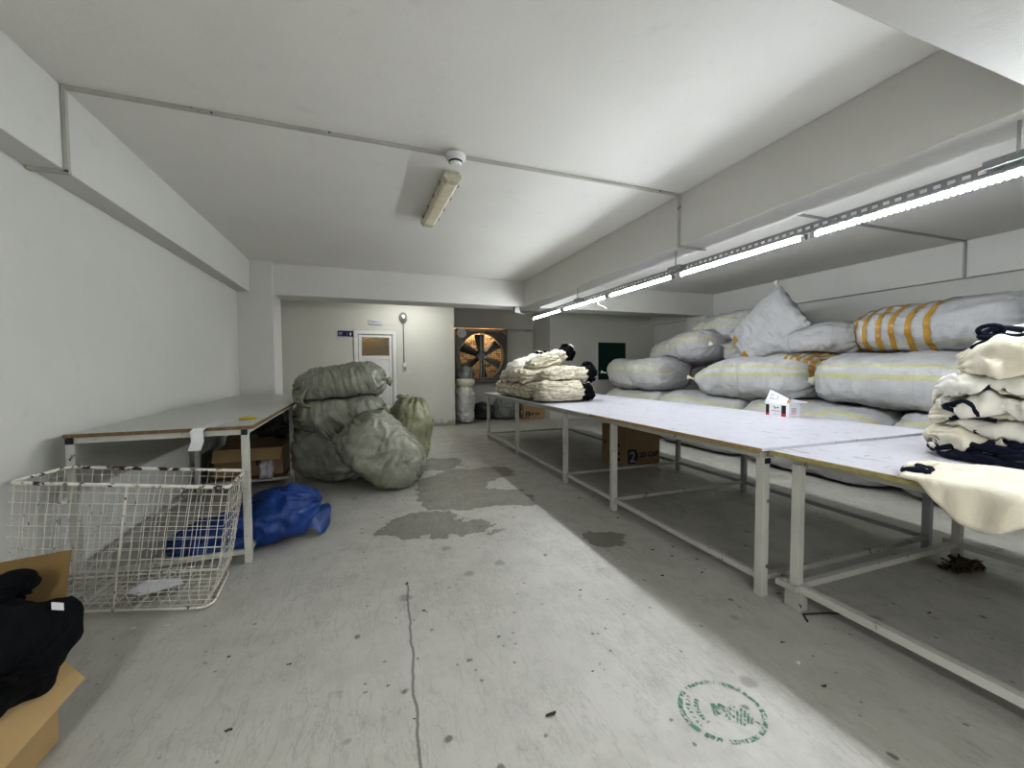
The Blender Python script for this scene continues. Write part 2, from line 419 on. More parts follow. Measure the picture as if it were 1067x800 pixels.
# beams and columns
def trim(n, a, b, label, mat='wall'):
    struct('trim_%d' % n, MB().box(a, b), M[mat], label, bevel=.006)
trim(1, (XW, YK, ZB), (-1.63, 7.12, ZC), 'white beam along the left wall')
trim(2, (XW, 7.12, 0), (-1.33, 7.72, ZC), 'white column in the far left corner')
trim(3, (-1.33, 7.25, ZB), (7.58, 7.75, ZC), 'white beam across the far end of the ceiling')
trim(4, (2.844, .92, ZB), (3.15, 7.25, ZC), 'deep white ceiling beam running away above the tables')
trim(5, (7.47, .92, ZB), (7.58, 7.25, ZC), 'white beam along the right wall')
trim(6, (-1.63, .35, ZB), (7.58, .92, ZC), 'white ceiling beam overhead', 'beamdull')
trim(7, (7.2, 7.2, 0), (7.58, 7.78, ZB), 'white column behind the highest sacks')
trim(8, (2.844, YK, ZB), (3.15, .35, ZC), 'white ceiling beam behind the viewer')
trim(9, (7.47, 7.75, ZB), (7.58, 9.4, ZC), 'beam on the far right wall')

# door
d = thing('door_1', (.2, YD, 0), 'white half glazed door with a frosted amber lit pane above panels', 'door'); d['kind'] = 'structure'
mb = MB()
for x0, x1 in ((-.245, -.165), (.545, .625)): mb.box((x0, YD - .025, 0), (x1, YD + .06, 2.0595))
mb.box((-.245, YD - .025, 2.06), (.625, YD + .06, 2.14)); mb.build('door_frame', M['whiteplastic'], d, bevel=.004)
mb = MB().box((-.15, YD - .005, 0), (-.09, YD + .035, 2.05)).box((.47, YD - .005, 0), (.53, YD + .035, 2.05)).box((-.09, YD - .005, 1.99), (.47, YD + .035, 2.05)).box((-.09, YD - .005, 1.52), (.47, YD + .035, 1.60)).box((-.09, YD - .005, 0), (.47, YD + .035, .1))
leaf = mb.build('door_leaf', M['whiteplastic'], d, bevel=.004)
mb = MB()
for k in range(7): mb.box((-.09 + k * .08, YD + .005, .1), (-.09 + k * .08 + .077, YD + .025, 1.52))
mb.build('door_panel', M['whiteplastic'], d)
MB().box((-.09, YD + .01, 1.60), (.47, YD + .018, 1.99)).build('pane', M['frost'], d)
for a_, b_ in (((-.252, YD - .020, 0), (-.2455, YD - .001, 2.147)), ((.6255, YD - .020, 0), (.632, YD - .001, 2.147)), ((-.245, YD - .020, 2.1405), (.625, YD - .001, 2.148)), ((-.1645, YD - .012, 0), (-.1505, YD + .03, 2.05)), ((.5305, YD - .012, 0), (.5445, YD + .03, 2.05)), ((-.1645, YD - .012, 2.0505), (.5445, YD + .03, 2.0595))):
    MB().box(a_, b_).build('shadow_line', M['steelgrey'], d)  # dark strips standing in for shadow lines around the frame and leaf
MB().box((-.225, YD - .03, 1.985), (-.2, YD - .02, 2.0)).build('hinge', M['galv'], d)

# blue sign, plate sign
s = thing('wall_sign', (-.40, YD - .01, 2.02), 'small dark blue sign on the wall left of the door', 'sign')
MB().box((-.555, YD - .014, 2.005), (-.26, YD - .001, 2.12)).build('sign_plate', M['signblue'], s)
for z, x1 in ((2.075, -.46), (2.058, -.475), (2.028, -.47)): MB().box((-.535, YD - .017, z), (x1, YD - .0145, z + .010)).build('lettering', M['signwhite'], s)
MB().box((-.372, YD - .017, 2.01), (-.368, YD - .0145, 2.115)).build('divider', M['signwhite'], s)
MB().quad(*[V((-.307 + x, YD - .0165, 2.06 + z)) for x, z in ((-.018, -.035), (.018, -.035), (.018, .02), (.006, .026), (.008, .038), (0, .046), (-.008, .038), (-.006, .026), (-.018, .02))]).build('pictogram', M['signwhite'], s)
s = thing('name_plate', (.19, YD - .01, 2.28), 'small aluminium framed white name plate above the door', 'sign')
MB().box((.06, YD - .016, 2.265), (.325, YD - .001, 2.38)).build('plate_frame', M['galvlt'], s, bevel=.003)
MB().box((.075, YD - .019, 2.28), (.31, YD - .0165, 2.365)).build('plate_face', M['signwhite'], s)
mb = MB()
for x0, x1 in ((.115, .15), (.155, .18), (.185, .205), (.225, .235), (.24, .25)): mb.box((x0, YD - .022, 2.314), (x1, YD - .0195, 2.332))
mb.build('lettering', M['inkgrey'], s)

# bulkhead lamp, conduit and switch on the back wall
l = thing('bulkhead_lamp', (.775, YD - .03, 2.43), 'oval metal bulkhead lamp high on the back wall right of the door', 'lamp')
mb = MB().lathe([(.0, -.10), (.03, -.098), (.055, -.08), (.068, -.05), (.07, -.02), (.07, 0)], (.775, YD, 2.44), 'Y', 24)
for v in mb.v: v.z = 2.44 + (v.z - 2.44) * 1.45
mb.build('lamp_glass', plain('chrome_glass', (.55, .55, .54), .15, .8), l, smooth=True)
mb = MB().lathe([(.078, -.03), (.085, -.02), (.085, 0), (.078, 0)], (.775, YD - .001, 2.44), 'Y', 24)
for v in mb.v: v.z = 2.44 + (v.z - 2.44) * 1.4
mb.build('lamp_rim', M['galv'], l, smooth=True)
mb = MB().tube([(.778, YD - .015, 2.31), (.782, YD - .015, 1.44)], .011, 8)
tag(mb.build('wall_conduit', M['galv'], org=(.78, YD, 1.44)), 'thin grey conduit running down from the bulkhead lamp', 'conduit')
s = thing('light_switch', (.79, YD, 1.36), 'small white switch box below the bulkhead lamp', 'switch')
MB().box((.752, YD - .045, 1.345), (.828, YD - .001, 1.435)).build('switch_box', M['whiteplastic'], s, bevel=.006)
MB().box((.768, YD - .052, 1.362), (.812, YD - .046, 1.418)).build('rocker', M['whiteplastic'], s, bevel=.003)

# exhaust fan in the recess opening
f = thing('exhaust_fan', (2.85, YF - .12, .92), 'large square industrial exhaust fan with six blades in the far recess', 'fan')
FC = V((2.86, YF - .12, 1.63)); y0, y1 = YF - .2, YF + .12
mb = MB()
for a, b in (((2.17, y0, .93), (2.21, y1, 2.34)), ((3.49, y0, .93), (3.53, y1, 2.34)), ((2.21, y0, .93), (3.49, y1, .97)), ((2.21, y0, 2.30), (3.49, y1, 2.34))): mb.box(a, b)
mb.build('frame', M['fan'], f, bevel=.005)
# front plate with round hole
mb = MB(); N = 48; sq = []; ci = []
for k in range(N):
    a = 2 * PI * (k + .5) / N; c, s_ = math.cos(a), math.sin(a); q = .645 / max(abs(c), abs(s_))
    sq.append(V((FC.x - .01 + c * q, y0 + .03, 1.635 + s_ * q))); ci.append(V((FC.x - .01 + c * .615, y0 + .03, 1.635 + s_ * .615)))
mb.add(sq + ci, [(k, (k + 1) % N, N + (k + 1) % N, N + k) for k in range(N)]); mb.build('front_plate', M['fan'], f, solid=.006)
mb = MB().lathe([(.615, 0), (.615, .18), (.60, .18), (.60, 0)], (FC.x - .01, y0 + .03, 1.635), 'Y', 48); mb.f = mb.f[:-2]
mb.build('shroud', M['galv'], f, smooth=False)
for k in range(6):
    a = 2 * PI * k / 6 + .61; mb = MB(); vs = []
    ca, sa = math.cos(a), math.sin(a)
    for i in range(7):
        r = .10 + i * .078; w = .085 + .05 * i / 6; tw = .75 - .35 * i / 6
        for e in (-1, 0, 1):
            ox = e * w * math.cos(tw); oy = e * w * math.sin(tw) + (.015 if e == 0 else 0)
            vs.append(V((FC.x - .01 + ca * r - sa * ox, FC.y + .06 + oy, 1.635 + sa * r + ca * ox)))
    fs = [(i * 3 + j, i * 3 + j + 1, i * 3 + j + 4, i * 3 + j + 3) for i in range(6) for j in range(2)]
    mb.add(vs, fs).build('blade', M['fan'], f, smooth=True, solid=.005)
MB().lathe([(0, -.05), (.07, -.05), (.11, -.02), (.11, .09), (0, .09)], (FC.x - .01, FC.y + .05, 1.635), 'Y', 24).build('hub', M['steelgrey'], f)
MB().box((2.80, y0 + .035, .97), (2.835, y0 + .07, 2.30)).box((2.88, y0 + .035, .97), (2.90, y0 + .06, 2.30)).build('support_bar', M['galv'], f)
MB().lathe([(0, -.04), (.12, -.035), (.13, 0), (.13, .02), (0, .02)], (2.30, y0 + .01, 2.22), 'Y', 28).build('belt_cover', M['whiteplastic'], f)
mb = MB()
for k in range(28): mb.box((2.22 + k * .046, y1 - .02, .97), (2.226 + k * .046, y1 - .014, 2.30))
for k in range(28): mb.box((2.21, y1 - .02, .99 + k * .047), (3.49, y1 - .014, .996 + k * .047))
mb.build('mesh_guard', M['dark'], f)
MB().box((2.05, YF + .5, .2), (3.9, YF + .6, 3.2)).build('brick_backdrop', M['brick'])
tag(bpy.data.objects['brick_backdrop'], 'sunlit orange brick wall outside behind the fan', None, None, 'structure'); bpy.data.objects['brick_backdrop'].name = 'wall_outside'
b = thing('cover_board', (3.85, YF - .04, .92), 'grey board closing the opening right of the exhaust fan', 'board')
MB().box((3.56, YF - .05, .93), (4.32, YF - .005, 2.33)).build('board', M['wallgrey'], b)
MB().bar((3.5, YF - .06, 2.355), (4.34, YF - .06, 2.34), .03).build('top_rail', M['galv'], b)
MB().box((4.10, YF - .085, 2.31), (4.19, YF - .045, 2.36)).build('latch', M['steelgrey'], b)

b = thing('green_board', (6.2, 9.39, 1.1), 'dark green rectangular board on the far grey wall above the sacks', 'board')
MB().box((5.77, 9.375, 1.0), (6.62, 9.398, 1.98)).build('board', M['green'], b)
mb = MB().box((5.75, 9.37, 1.98), (6.64, 9.399, 2.0)).box((5.75, 9.37, .98), (5.77, 9.399, 1.98)).box((6.62, 9.37, .98), (6.64, 9.399, 1.98)); mb.build('frame', M['wallgrey'], b)

# ------------------------------------------------------------------ ceiling fittings
Zp = ZC - .011
mb = MB().bar((-1.62, 3.14, Zp), (2.835, 3.17, Zp), .026, .02).bar((-1.618, 3.14, ZC - .01), (-1.618, 3.14, ZB - .012), .026, .02, (1, 0, 0)).bar((-1.605, 3.14, ZB - .011), (XW + .01, 3.14, ZB - .011), .026, .02)
tag(mb.build('cable_trunking', M['steel'], org=(.6, 3.15, ZC)), 'thin cream cable trunking crossing the ceiling from the left beam', 'trunking')
mb = MB().bar((2.832, 3.17, ZC - .01), (2.832, 3.17, ZB - .015), .022, .022, (1, 0, 0)).bar((2.82, 3.17, ZB - .012), (3.16, 3.17, ZB - .012), .024, .02)
tag(mb.build('cable_trunking', M['steel'], org=(2.83, 3.17, ZC)), 'short grey cable trunking dropping down the deep beam above the tables', 'trunking')
mb = MB().bar((3.2, 3.17, Zp), (7.46, 3.1, Zp), .026, .02).bar((7.458, 3.1, ZC - .01), (7.458, 3.1, ZB - .01), .026, .02, (1, 0, 0)).box((5.0, 3.1, ZC - .04), (5.3, 3.2, ZC - .005))
tag(mb.build('cable_trunking', M['steelgrey'], org=(5.4, 3.15, ZC)), 'grey cable trunking on the right hand ceiling bay down to the wall beam', 'trunking')
s = thing('smoke_detector', (.67, 3.13, ZC - .08), 'round white smoke detector on the ceiling trunking', 'detector')
MB().lathe([(.0, -.075), (.035, -.075), (.05, -.06), (.052, -.045), (.075, -.03), (.078, -.001), (0, -.001)], (.67, 3.13, ZC - .02), 'Z', 28).build('housing', M['whiteplastic'], s, smooth=False)
MB().lathe([(.0505, -.060), (.0535, -.058), (.0535, -.048), (.0505, -.046)], (.67, 3.13, ZC - .02), 'Z', 28).build('vent_ring', M['blackplastic'], s)
# weatherproof fluorescent fitting (unlit)
l = thing('fluorescent_fitting', (.68, 3.85, ZC - .09), 'unlit yellowed fluorescent batten fitting on the white ceiling', 'ceiling lamp')
p, q = V((.705, 3.42, ZC)), V((.665, 4.58, ZC)); dv = (q - p).normalized(); sv = V((dv.y, -dv.x, 0))
def prism(prof, e0, e1):
    m = MB(); n = len(prof); vs = [e + sv * x + V((0, 0, z)) for e in (e0, e1) for x, z in prof]
    return m.add(vs, [tuple(range(n)), tuple(range(n, 2 * n))[::-1]] + [(k, (k + 1) % n, n + (k + 1) % n, n + k) for k in range(n)])
prism([(-.062, -.001), (.062, -.001), (.075, -.045), (-.075, -.045)], p, q).build('housing', M['aged'], l, bevel=.008)
prism([(-.075, -.047), (.075, -.047), (.072, -.065), (.05, -.085), (-.05, -.085), (-.072, -.065)], p + dv * .005, q - dv * .005).build('diffuser', plain('yellowed_diffuser', (.72, .67, .52), .3, 0, .5, .15, 12), l, bevel=.012)
for e, sg in ((p, 1), (q, -1)):
    prism([(-.078, -.03), (.078, -.03), (.076, -.068), (.052, -.09), (-.052, -.09), (-.076, -.068)], e - dv * .02 * sg, e + dv * .06 * sg).build('end_cap', M['aged'], l, bevel=.008)
for k in range(4):
    for sg in (-1, 1):
        c = p + dv * (.15 + .28 * k) + sv * .08 * sg + V((0, 0, -.05)); MB().box(c - V((.008, .02, .012)), c + V((.008, .02, .012))).build('clip', M['galv'], l)

# light track with tubes
XT = 3.0
t = thing('light_track', (XT, 3.0, 2.30), 'long perforated grey cable tray hung from the deep beam carrying the lit tubes', 'light track')
mb = MB(); YA, YB = -3.5, 7.2
mb.box((XT - .030, YA, 2.328), (XT + .022, YB, 2.331))
x = XT - .033
mb.box((x, YA, 2.312), (x + .003, YB, 2.330)).box((x, YA, 2.268), (x + .003, YB, 2.290))
y = YA
while y < YB:
    mb.box((x, y, 2.290), (x + .003, y + .024, 2.312)); y += .058
mb.build('tray', M['galv'], t)
for y in (1.05, 3.33, 5.35, -1.2):
    MB().tube([(XT - .06, y, 2.33), (XT - .06, y, ZB)], .007, 8).build('hanger_rod', M['rod'], t)
    MB().box((XT - .065, y - .05, 2.300), (XT + .026, y + .12, 2.340)).build('bracket', M['galv'], t, bevel=.003)
GR = 'lit fluorescent tubes in a line on the tray'
spans = [(5.98, 7.17, 'tube', 'farthest lit white tube light at the far end of the tray'),
         (4.66, 5.88, 'tube', 'lit white tube light second from the far end of the tray, with dangling wire'),
         (3.42, 4.60, 'tube', 'lit white tube light in the middle of the tray over the folded cloth'),
         (2.08, 3.34, 'tube', 'long bright tube light on the tray beside the second hanger rod'),
         (.62, 2.04, 'led', 'nearest lit tube light, its dotted LEDs showing, at the right edge'),
         (-.75, .55, 'tube', 'lit tube light on the tray behind the viewer, nearest one'),
         (-2.1, -.8, 'tube', 'lit tube light on the tray further behind the viewer')]
for i, (a, b, mt, lab) in enumerate(spans):
    o = thing('tube_light', (XT - .005, a, 2.25), lab, 'tube light', GR)
    xx = XT - .005; zz = 2.247
    MB().tube([(xx, a + .03, zz), (xx, b - .03, zz)], .012, 14).build('tube', M[mt], o, smooth=True)
    MB().box((xx - .02, a, zz + .017), (xx + .02, b, zz + .024)).build('batten', M['galvlt'], o)
    for ya, yb in ((a, a + .03), (b - .03, b)):
        MB().tube([(xx, ya, zz), (xx, yb, zz)], .019, 12).box((xx - .012, ya, zz), (xx + .012, yb, zz + .02)).build('end_cap', M['galvlt'], o)
    if i == 1:
        MB().tube([(xx, 4.9, zz - .01), (xx - .01, 4.85, zz - .07), (xx + .03, 4.75, zz - .12), (xx + .05, 4.74, zz - .14)], .006, 6).build('wire', M['cord'], o)
s = thing('junction_box', (2.70, 7.2, 2.38), 'small grey metal box under the far beam at the end of the tray', 'box')
MB().box((2.66, 7.26, 2.36), (2.76, 7.36, 2.479)).build('housing', M['galv'], s, bevel=.004)
MB().bar((2.76, 7.3, 2.36), (2.95, 7.22, 2.33), .03, .02).build('arm', M['galv'], s)

# ------------------------------------------------------------------ tables
def leg(parent, x, y, z1, w=.045, mat='steel', z0=0.0):
    return MB().box((x - w / 2, y - w / 2, z0), (x + w / 2, y + w / 2, z1)).build('leg', M[mat], parent, bevel=.003)
# long cutting table
XA0, XA1, YA0, YA1 = 2.10, 3.80, 1.672, 7.42
T = thing('cutting_table', (2.95, 4.5, 0), 'long white topped cutting table on a steel frame, holding the small tea box', 'table', None)
MB().box((XA0 - .012, YA0, .840), (XA1, YA1, .858)).build('tabletop', M['top'], T, bevel=.003)
MB().box((XA0 - .011, YA0 + .001, .836), (XA1 - .001, YA1 - .001, .8395)).build('underside', M['under'], T)
MB().box((XA0 - .020, YA0 - .004, .834), (XA0 - .0125, 3.55, .858)).build('edge_strip', M['raww'], T)['label'] = 'bare chipboard front edge'
mb = MB()
for x in (XA0 + .02, XA1 - .06): mb.box((x - .016, YA0 + .02, .80), (x + .016, YA1 - .03, .8355))
for y in (YA0 + .035, 3.19, 4.15, 5.74, YA1 - .12): mb.box((XA0 + .04, y - .015, .80), (XA1 - .08, y + .015, .834))
mb.build('apron', M['steelold'], T)
for y in (1.695, 3.19, 4.155, 5.74, 7.28):
    leg(T, XA0 + .03, y, .80, .05, 'steel')
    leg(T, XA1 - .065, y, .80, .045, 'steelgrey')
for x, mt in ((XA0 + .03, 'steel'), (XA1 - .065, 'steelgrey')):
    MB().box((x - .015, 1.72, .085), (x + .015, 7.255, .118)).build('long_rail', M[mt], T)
for y in (3.19, 4.155, 7.28, 1.695):
    MB().box((XA0 + .056, y - .015, .088), (XA1 - .09, y + .015, .116)).build('cross_rail', M['steelold'], T)
MB().box((XA0 + .012, 1.668, .77), (XA0 + .055, 1.6695, .80)).build('end_plug', M['blackplastic'], T)
# near table
XB0, XB1, YB0, YB1 = 2.135, 3.80, -1.3, 1.655
T2 = thing('cutting_table', (2.95, .2, 0), 'nearer white topped work table at the right edge, holding the tall pile of cream garments', 'table', None)
MB().box((XB0, YB0, .830), (XB1, YB1, .848)).build('tabletop', M['top'], T2, bevel=.003)
MB().box((XB0 + .001, YB0 + .001, .826), (XB1 - .001, YB1 - .001, .8295)).build('underside', M['under'], T2)
MB().box((XB0 - .008, YB0, .824), (XB0 - .0005, YB1, .848)).build('edge_strip', plain('yellow_worn_edge', (.36, .31, .14), .7, 0, .3, .25, 30), T2)
mb = MB()
for x in (XB0 + .06, XB1 - .07): mb.box((x - .016, YB0 + .1, .79), (x + .016, YB1 - .1, .8255))
for y in (1.535, -.1): mb.box((XB0 + .08, y - .015, .79), (XB1 - .09, y + .015, .8245))
mb.build('apron', M['steelold'], T2)
for y in (1.535, .0, -1.1):
    leg(T2, XB0 + .06, y, .79, .045, 'steel', .10)
    leg(T2, XB1 - .07, y, .79, .045, 'steel', .0)
for x in (XB0 + .06, XB1 - .07):
    MB().box((x - .02, -1.12, .10), (x + .02, 1.60, .138)).build('long_rail', M['steel'], T2)
for y in (1.535, .0):
    MB().box((XB0 + .083, y - .017, .103), (XB1 - .093, y + .017, .137)).build('cross_rail', M['steel'], T2)
MB().box((XB0 + .03, 1.49, 0), (XB0 + .09, 1.58, .10)).box((XB0 + .01, 1.50, .1), (XB0 + .039, 1.62, .135)).build('foot_block', M['steelold'], T2, bevel=.004)
MB().box((XB0 + .03, -.04, 0), (XB0 + .09, .05, .10)).build('foot_block', M['steelold'], T2)
MB().box((XB0 + .03, -1.14, 0), (XB0 + .09, -1.05, .10)).build('foot_block', M['steelold'], T2)
# left table
def L(x, y, z):   # left table is turned slightly on the floor
    a = .026; px, py = x + 1.70, y - 3.17
    return V((-1.70 + px * math.cos(a) - py * math.sin(a) , 3.17 + px * math.sin(a) + py * math.cos(a), z))
T3 = thing('work_table', (-1.25, 5, 0), 'worn grey topped table against the left wall above the cardboard box', 'table')
def lbox(mb, a, b):
    vs = [L(x, y, z) for z in (a[2], b[2]) for x, y in ((a[0], a[1]), (b[0], a[1]), (b[0], b[1]), (a[0], b[1]))]
    return mb.add(vs, [(0, 3, 2, 1), (4, 5, 6, 7), (0, 1, 5, 4), (1, 2, 6, 5), (2, 3, 7, 6), (3, 0, 4, 7)])
lbox(MB(), (-1.699, 3.151, .918), (-.741, 6.999, .9215)).build('underside', M['under'], T3)
lbox(MB(), (-1.70, 3.15, .922), (-.74, 7.0, .94)).build('tabletop', M['topold'], T3, bevel=.002)
lbox(lbox(MB(), (-1.70, 3.143, .918), (-.732, 3.1495, .9395)), (-.7395, 3.15, .918), (-.732, 7.0, .9395)).build('edge_strip', plain('dark_raw_edge', (.20, .135, .075), .8, 0, .2, .3, 40), T3)
mb = MB(); lbox(mb, (-1.69, 3.155, .882), (-.76, 3.185, .9175)); lbox(mb, (-.80, 3.19, .882), (-.77, 6.95, .9175)); lbox(mb, (-1.69, 3.19, .882), (-1.66, 6.95, .9175)); lbox(mb, (-1.66, 5.2, .882), (-.80, 5.24, .9175)); mb.build('apron', M['steel'], T3)
for x, y in ((-1.675, 3.175), (-.785, 3.175), (-1.675, 5.22), (-.785, 5.30), (-1.675, 6.9), (-.785, 6.9)):
    m = MB(); lbox(m, (x - .022, y - .022, 0), (x + .022, y + .022, .882)); m.build('leg', M['steel'], T3, bevel=.003)
m = MB(); lbox(m, (-1.652, 3.16, .06), (-.808, 3.19, .09)); m.build('cross_rail', M['steel'], T3)
m = MB(); lbox(m, (-1.652, 5.20, .06), (-.808, 5.235, .09)); m.build('cross_rail', M['steel'], T3)
for x in (-1.675, -.785):
    m = MB(); lbox(m, (x - .015, 3.198, .06), (x + .015, 5.197, .095)); m.build('long_rail', M['steelold'], T3)
for x in (-1.675, -.785):
    m = MB(); lbox(m, (x - .018, 3.1455, .880), (x + .018, 3.1525, .9165)); m.build('end_plug', M['blackplastic'], T3)
# paper strip and yellow lid on the left table
pts = [(-1.0, 3.55, .9425), (-.985, 3.40, .943), (-.995, 3.24, .943), (-1.02, 3.135, .943), (-1.035, 3.125, .925), (-1.03, 3.12, .86), (-1.05, 3.12, .80)]
m = MB(); vs = []
for i, p in enumerate(pts): w = .035 if i > 1 else .075; vs += [V(p) + V((-w, 0, 0)), V(p) + V((w, 0, 0))]
m.add(vs, [(2 * i, 2 * i + 1, 2 * i + 3, 2 * i + 2) for i in range(len(pts) - 1)])
tag(m.build('paper_strip', M['paper'], org=(-1.0, 3.3, .942), solid=.001), 'strip of white paper hanging over the near edge of the left table', 'paper')
m = MB().lathe([(0, 0), (.055, 0), (.06, .006), (.05, .012), (.02, .014), (0, .014)], (-.87, 3.62, .9415), 'Z', 20)
tag(m.build('tape_roll', M['yellow'], org=(-.87, 3.62, .9415)), 'small round yellow disc lying on the left table', 'disc')

# ------------------------------------------------------------------ soft things
def bvh(o_list):
    vs = []; fs = []
    for o in o_list:
        k = len(vs); vs += o['mb'].v; fs += [tuple(i + k for i in f) for f in o['mb'].f]
    return BVHTree.FromPolygons(vs, fs)
def fbm(p, o=3):
    s = 0; a = 1
    for _ in range(o): s += a * noise.noise(p); p = p * 2.03; a *= .5
    return s

def soft(C, Ln, W, H, R, seed, e=2.6, ends=('sew', 'sew'), amp=.03, pleat=.03, crease=.012, cfreq=(2, 9), fold=0, foldn=30, crease2=0, droop=None, avoid=None,
         nu=84, nv=72, sup=None, floor=0.0, pw=5, tilt_lump=0, squeeze=.0):
    """grid body: local X = length; returns dict with mesh builder, grid, rows"""
    C = V(C); so = V((seed * 3.17, seed * 1.31, seed * 2.3)); grid = []; tree = bvh(sup) if sup else None
    for i in range(nu + 1):
        t = i / nu; u = -math.cos(PI * t); u = .55 * u + .45 * (2 * t - 1); row = []
        au = abs(u); en = ends[0] if u < 0 else ends[1]
        if en == 'sew':
            w = 1 - .05 * (1 - au ** 2) - .12 * max(0, au - .85) / .15 * 0 ; th = max(.02, (1 - au ** 5)) ** .55
            w *= (1 - .10 * (1 - min(1, (1 - au) / .1)) ** 2)
        elif en == 'tie':
            w = th = max(.05, (1 - au ** pw)) ** (.55)
        else:   # 'fat' nearly flat end
            w = th = max(.03, (1 - au ** 9)) ** .45
        for j in range(nv):
            a = 2 * PI * j / nv - PI / 2; c, s = math.cos(a), math.sin(a)
            y = W / 2 * w * math.copysign(abs(c) ** (2 / e), c); z = H / 2 * th * math.copysign(abs(s) ** (2 / e), s)
            p = V((u * Ln / 2, y, z)); n = V((0.0, y / (W / 2) ** 2 + 1e-9, z / (H / 2) ** 2 + 1e-9))
            n.x = max(0, au - .8) * 6 / (Ln / 2) * (1 if u > 0 else -1) * (.5 if en == 'sew' else 1); n.normalize()
            q = V((p.x, y, z)) + so
            dd = amp * fbm(q * (1.6 / max(.5, Ln)) * 1.5, 3)
            k = fbm(V((p.x * cfreq[0], y * cfreq[1] * .5 + 7, z * cfreq[1])) + so, 3)
            dd += crease * (1 - 2.2 * abs(k))
            if en != 'fat':
                g = math.exp(-(1 - au) / .16)
                dd += pleat * g * math.sin((11 if en == 'sew' else 15) * a + 3 * noise.noise(q * 3)) * (min(1, 2 * (1 - au) / .1) if en == 'tie' else 1) * .6
            if crease2:
                wq = V((p.x * cfreq[0] * 2.6, y * cfreq[1] * 1.3, z * cfreq[1] * 1.3)) + so * 2
                wq = wq + V((noise.noise(q * 4), noise.noise(q * 4 + V((5, 1, 2))), noise.noise(q * 4 + V((1, 8, 3))))) * 1.1
                dd += crease2 * (1 - 3.0 * abs(fbm(wq, 2)))
            if fold:
                side = 1 - abs(n.z) ** 3
                ph = z * foldn + .9 * noise.noise(q * 4.5) + .25 * noise.noise(q * 14)
                dd += fold * side * (abs(math.sin(ph * PI)) ** .6 - .55)
            p = p + n * dd
            if droop:
                p.z -= droop * ((p.x / (Ln / 2)) ** 2 * .7 + (y / (W / 2)) ** 2 * .6)
            row.append(R @ p + C)
        grid.append(row)
    # settle on what carries it
    zs = [p.z for r in grid for p in r]; zlo, zhi = min(zs), max(zs)
    for r in grid:
        for p in r:
            h = floor
            if tree is not None:
                hit = tree.ray_cast(V((p.x, p.y, 6)), V((0, 0, -1)))
                if hit[0] is not None and hit[0].z > h: h = hit[0].z
            if p.z < h + .06:
                d = h + .06 - p.z; p.z = h + .006 + .054 * math.exp(-d / .054)
    av = avoid
    if av:
        tr2 = [bvh([o]) for o in av]
        for r in grid:
            for p in r:
                for t2 in tr2:
                    loc, nn, _, dist = t2.find_nearest(p, .2)
                    if loc is not None and (p - loc).dot(nn) < .004:
                        q = loc + nn * .005; p.x, p.y, p.z = q.x, q.y, max(q.z, floor + .004)
    mb = MB(); mb.v = [p for r in grid for p in r]
    uv = []
    for i in range(nu):
        for j in range(nv):
            j2 = (j + 1) % nv; mb.f.append((i * nv + j, i * nv + j2, (i + 1) * nv + j2, (i + 1) * nv + j))
            uv += [(i / nu, j / nv), (i / nu, (j + 1) / nv), ((i + 1) / nu, (j + 1) / nv), ((i + 1) / nu, j / nv)]
    mb.f.append(tuple(range(nv))); uv += [(0, k / nv) for k in range(nv)]
    mb.f.append(tuple(nu * nv + k for k in range(nv))); uv += [(1, k / nv) for k in range(nv)]
    mb.uv = None; mb._uv = uv
    return {'mb': mb, 'grid': grid, 'nu': nu, 'nv': nv, 'R': R, 'C': C, 'L': Ln}
def soft_build(b, name, mat, parent=None, label=None, cat=None, group=None, sub=0):
    mb = b['mb']; me_uv = mb._uv
    cx = sum((p for p in mb.v), V((0, 0, 0))) / len(mb.v); z0 = min(p.z for p in mb.v)
    org = V((cx.x, cx.y, z0))
    me = bpy.data.meshes.new(name); o = bpy.data.objects.new(name, me); COL.objects.link(o)
    base = ORG[parent.name] if parent is not None else org
    me.from_pydata([p - base for p in mb.v], [], mb.f)
    l = me.uv_layers.new(name='UVMap')
    for i in range(len(me.loops)): l.data[i].uv = me_uv[i]
    bm = bmesh.new(); bm.from_mesh(me); bmesh.ops.recalc_face_normals(bm, faces=bm.faces); bm.to_mesh(me); bm.free()
    me.materials.append(mat)
    for p in me.polygons: p.use_smooth = True
    if parent is not None: o.parent = parent
    else: o.location = base
    ORG[o.name] = base; tag(o, label, cat, group); b['obj'] = o
    return o
def gnorm(b, i, j):
    g = b['grid']; nv = b['nv']; i0, i1 = max(0, i - 1), min(b['nu'], i + 1)
    a = g[i1][j % nv] - g[i0][j % nv]; c = g[i][(j + 1) % nv] - g[i][(j - 1) % nv]
    n = a.cross(c)
    n = n.normalized() if n.length > 1e-9 else V((0, 0, 1))
    ctr = sum(g[i], V((0, 0, 0))) / nv
    return n if n.dot(g[i][j % nv] - ctr) > 0 else -n
def gpos(b, u, v):
    fi = min(b['nu'] - .001, max(0, u * b['nu'])); fj = (v * b['nv']) % b['nv']; i, j = int(fi), int(fj); a, c = fi - i, fj - j; g = b['grid']; j2 = (j + 1) % b['nv']; j %= b['nv']
    return g[i][j] * (1 - a) * (1 - c) + g[i + 1][j] * a * (1 - c) + g[i + 1][j2] * a * c + g[i][j2] * (1 - a) * c
